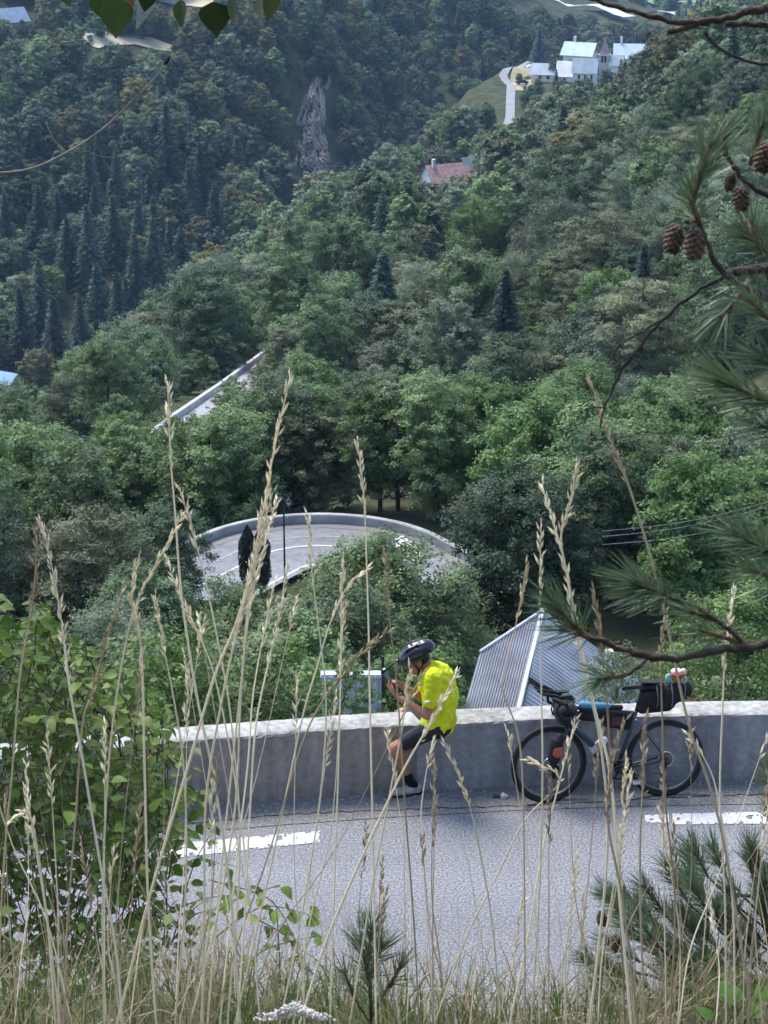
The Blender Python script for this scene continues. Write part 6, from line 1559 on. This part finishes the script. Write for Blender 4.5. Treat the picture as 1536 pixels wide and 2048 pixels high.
# the branches belong to one pine whose trunk stands just outside the frame
tp_ = Vector((.66, 2.02, float(bank_z(.66, 2.02)))); pine = empty('pine_tree', tp_); tag(pine, 'pine tree at the right edge, its needled branches and cones reaching in', 'tree')
MB().tube([Vector((0, 0, -.2)), Vector((.02, 0, 1.0)), Vector((-.01, .02, 2.2)), Vector((.03, 0, 3.6))], [.07, .06, .05, .03], 12).build('trunk', BARK, pine, True)
for o in [q for q in C.objects if q.name.split('.')[0] in ('pine_branch', 'dead_twig')]:
    st_ = o.location - tp_; MB().tube([Vector((0, 0, st_.z + .03)), st_.lerp(Vector((0, 0, st_.z)), .5) + Vector((0, 0, .02)), st_ + Vector((-.004, 0, 0))], [.009, .006, .0045], 7).build('limb', TWIG, pine, True)
    o.parent = pine; o.location = st_; del o['category']
# bushy young pine in the lower right corner
tips = [(1215, 1790), (1245, 1850), (1290, 1775), (1335, 1735), (1380, 1755), (1425, 1695), (1345, 1825), (1300, 1890), (1400, 1845), (1455, 1775), (1500, 1690), (1530, 1745), (1210, 1925), (1262, 1960), (1350, 1950), (1432, 1925), (1500, 1870), (1525, 1810), (1320, 2015), (1420, 2010), (1500, 1985), (1195, 1985), (1535, 1540), (1545, 1605), (1270, 1830), (1370, 1900), (1460, 1850), (1470, 1960), (1390, 1980), (1560, 1700), (1580, 1900), (1550, 1960), (1280, 2040)]
rd = random.Random(9); tips += [(x + rd.uniform(-45, 45), y + rd.uniform(-30, 45)) for x, y in tips if y > 1680]
lim = [([(1590, 2300), (1590, 2100), (1580, 1850), (1570, 1560)], 4.5, .016, .006), ([(1600, 2100), (1560, 1950), (1520, 1830), (1500, 1700)], 4.5, .010, .004), ([(1600, 2050), (1480, 1930), (1380, 1850), (1300, 1810)], 4.4, .008, .003), ([(1600, 2100), (1460, 2010), (1330, 1960), (1240, 1940)], 4.3, .007, .003), ([(1560, 1800), (1470, 1790), (1400, 1810)], 4.5, .006, .003), ([(1600, 1700), (1570, 1650), (1545, 1600)], 4.6, .005, .003)]
tf = []
for (x, y) in tips:
    d = rd.uniform(4.15, 4.8); bx, by_ = x + (1560 - x) * .16 + rd.uniform(-14, 14), y + 48 + rd.uniform(-10, 25)
    tf.append(((bx, by_), (x, y), d, 185, .050)); sy = min(2090, by_ + 40 + (1580 - bx) * .45); lim.append(([(1585, sy + 20), ((1585 + bx) / 2, (sy + by_) / 2 + 22), (bx, by_)], [4.5, (4.5 + d) / 2, d], .0042, .0025))
pine_branch('young_pine', 'bushy young pine with dark cones in the lower right corner', lim, tf, [(1512, 1700, 4.4, .8, .2), (1202, 1825, 4.3, .75, -.2), (1233, 1870, 4.3, .8, .1), (1192, 1945, 4.3, .7, .2), (1350, 1880, 4.3, .7, .3)], 'pine', 12, loc=U(1600, 2100, 4.5))
pine_branch('pine_seedling', 'small pine seedling on the bank at the bottom centre', [([(742, 2075), (742, 1990), (735, 1900)], 3.4, .0032, .0022), ([(742, 2040), (775, 1975), (800, 1930)], 3.4, .0018, .0012), ([(742, 2050), (705, 1990), (690, 1950)], 3.4, .0018, .0012)],
    [((735, 1935), (742, 1850), 3.4, 130, .050), ((738, 1960), (720, 1880), 3.38, 90, .05), ((738, 1960), (765, 1890), 3.42, 90, .05), ((742, 2030), (738, 1950), 3.4, 90, .042), ((780, 1975), (805, 1925), 3.4, 60, .04), ((708, 1990), (688, 1945), 3.4, 60, .04)], [], 'pine', 13)

# ------------------------------------------------------------------ hanging poplar leaves and the bare twig, top left
pt = empty('poplar_twig', U(380, -60, 3.0)); tag(pt, 'row of dark green heart shaped leaves hanging into the top edge', 'twig')
MB().tube([U(x, y, 3.0) - pt.location for x, y in ((120, -40), (230, -50), (330, -62), (430, -58), (520, -48), (600, -40))], [.003] * 6, 6).build('stem', TWIG, pt, True)
PM = leaf_mesh('poplar_leaf', L_POPLAR, .95, .12, .08); PW = leaf_mesh('pale_leaf', mat('leaf_underside', (.42, .46, .45), .6, .15, 20), .42, .3, .2); PBr = leaf_mesh('brown_leaf', mat('brown_leaf', (.22, .10, .05), .7, .3, 20), .6, .3, .3)
for i, (x, y, s, me_, an, yw) in enumerate([(236, -4, 80, PM, .12, .5), (428, 2, 72, PM, -.05, .15), (200, -14, 58, PM, -.15, .4), (362, -2, 60, PM, .05, 1.15), (468, -10, 66, PM, .05, 1.3), (520, -8, 52, PM, .0, 1.25), (552, -14, 60, PM, .35, .9), (308, -22, 88, PW, .5, .3), (268, -22, 48, PBr, .5, .3), (300, -25, 50, PM, .3, .5), (130, -15, 30, PM, -.3, .5), (737, -18, 36, PW, .4, .6), (660, -20, 26, PM, .2, .6)]):
    o = link('leaf', me_, pt); p = U(x, y, 3.0 + .03 * (i % 3)) - pt.location
    k = s / F * 3.0; o.location = p; o.scale = (k, k, k)
    m3 = Matrix.Rotation(an, 3, 'Y') @ Matrix.Rotation(yw, 3, 'Z') @ Matrix.Rotation(R(-90), 3, 'X'); o.rotation_euler = m3.to_euler()
    MB().tube([p, p + Vector((rd.uniform(-.01, .01), .004, .03))], .0006, 4).build('leaf_stalk', TWIG, pt)
bt_ = U(-20, 348, 3.0); btw = empty('bare_twig', bt_); tag(btw, 'pale bare twig reaching in from the left edge', 'twig')
TWP = mat('pale_twig', (.22, .19, .165), .85, .3, 40)
for pts, r0, r1 in ((((-20, 348), (60, 338), (130, 307), (200, 262), (262, 205), (315, 150), (345, 108)), .0030, .0011), (((133, 306), (108, 280), (92, 243)), .0016, .0010), (((-20, 362), (30, 370), (85, 354)), .0015, .0008), (((160, 296), (215, 315), (262, 302)), .0010, .0006)):
    MB().tube(smooth_path([U(x, y, 3.0) - bt_ for x, y in pts], 5), [(r0 + (r1 - r0) * i / ((len(pts) - 1) * 5)) * .7 for i in range((len(pts) - 1) * 5 + 1)], 6).build('stem', TWP, btw, True)
q = MB().ell(U(334, 122, 3.0) - bt_, (.003, .003, .008), (0, .6, 0), 8, 6).build('bud', mat('black_twig', (.03, .026, .024), .9, .3, 30), btw, True)
# white dried flower head and broad leaves at the bottom
df = empty('dry_flower_head', U(590, 2075, 3.05)); tag(df, 'fluffy white dried flower head at the bottom edge', 'flower')
mb = MB(); rd = random.Random(4)
for i in range(420):
    x = rd.gauss(0, 30); y = 2035 - max(0, 28 - abs(x) * .55) * rd.uniform(.2, 1) - rd.uniform(-6, 8); p = U(590 + x, y, 3.05 + rd.uniform(-.02, .02)) - df.location
    mb.ell(p, (.0022 * rd.uniform(.6, 1.5), .0022, .0022 * rd.uniform(.6, 1.3)), None, 5, 4)
mb.build('florets', mat('cream_floret', (.68, .63, .56), .9, .15, 60), df); MB().tube([(0, 0, -.06), (0, 0, .02)], .002, 5).build('stem', STRAWB, df)
wp = empty('broad_leaf_weed', U(1470, 2070, 3.6)); tag(wp, 'weed with round bright green leaves at the bottom right', 'weed')
BL = leaf_mesh('weed_leaf', leafmat('weed_green', (.06, .14, .02), (.11, .21, .04), trans=.3), .95, .1, .2)
for x, y, s, a, b in [(1465, 2010, 62, .2, .6), (1500, 2035, 44, -.9, .7), (1425, 2040, 44, 1.0, .6), (1520, 2000, 34, -.4, .9)]:
    o = link('leaf', BL, wp); o.location = U(x, y, 3.6) - wp.location; k = s / F * 3.6; o.scale = (k, k, k); o.rotation_euler = (b, .1, a)
    MB().tube([Vector((0, 0, -.02)), o.location * .6, o.location], .0012, 5).build('leaf_stalk', GRASSG, wp)

# ------------------------------------------------------------------ haze: the valley air
hz = MB().box((0, 1500, -90), (9000, 7000, 230))
hm = bpy.data.materials.new('haze_air'); hm.use_nodes = True; nt = hm.node_tree
for n in list(nt.nodes): nt.nodes.remove(n)
ou = N(nt, 'ShaderNodeOutputMaterial'); pv = N(nt, 'ShaderNodeVolumePrincipled')
pv.inputs['Color'].default_value = (0.44, 0.66, 1.0, 1); pv.inputs['Density'].default_value = 0.000085; pv.inputs['Anisotropy'].default_value = 0.0
nt.links.new(pv.outputs[0], ou.inputs['Volume'])
hzo = hz.build('haze', hm); tag(hzo, 'pale blue haze filling the valley air', 'haze', kind='stuff')
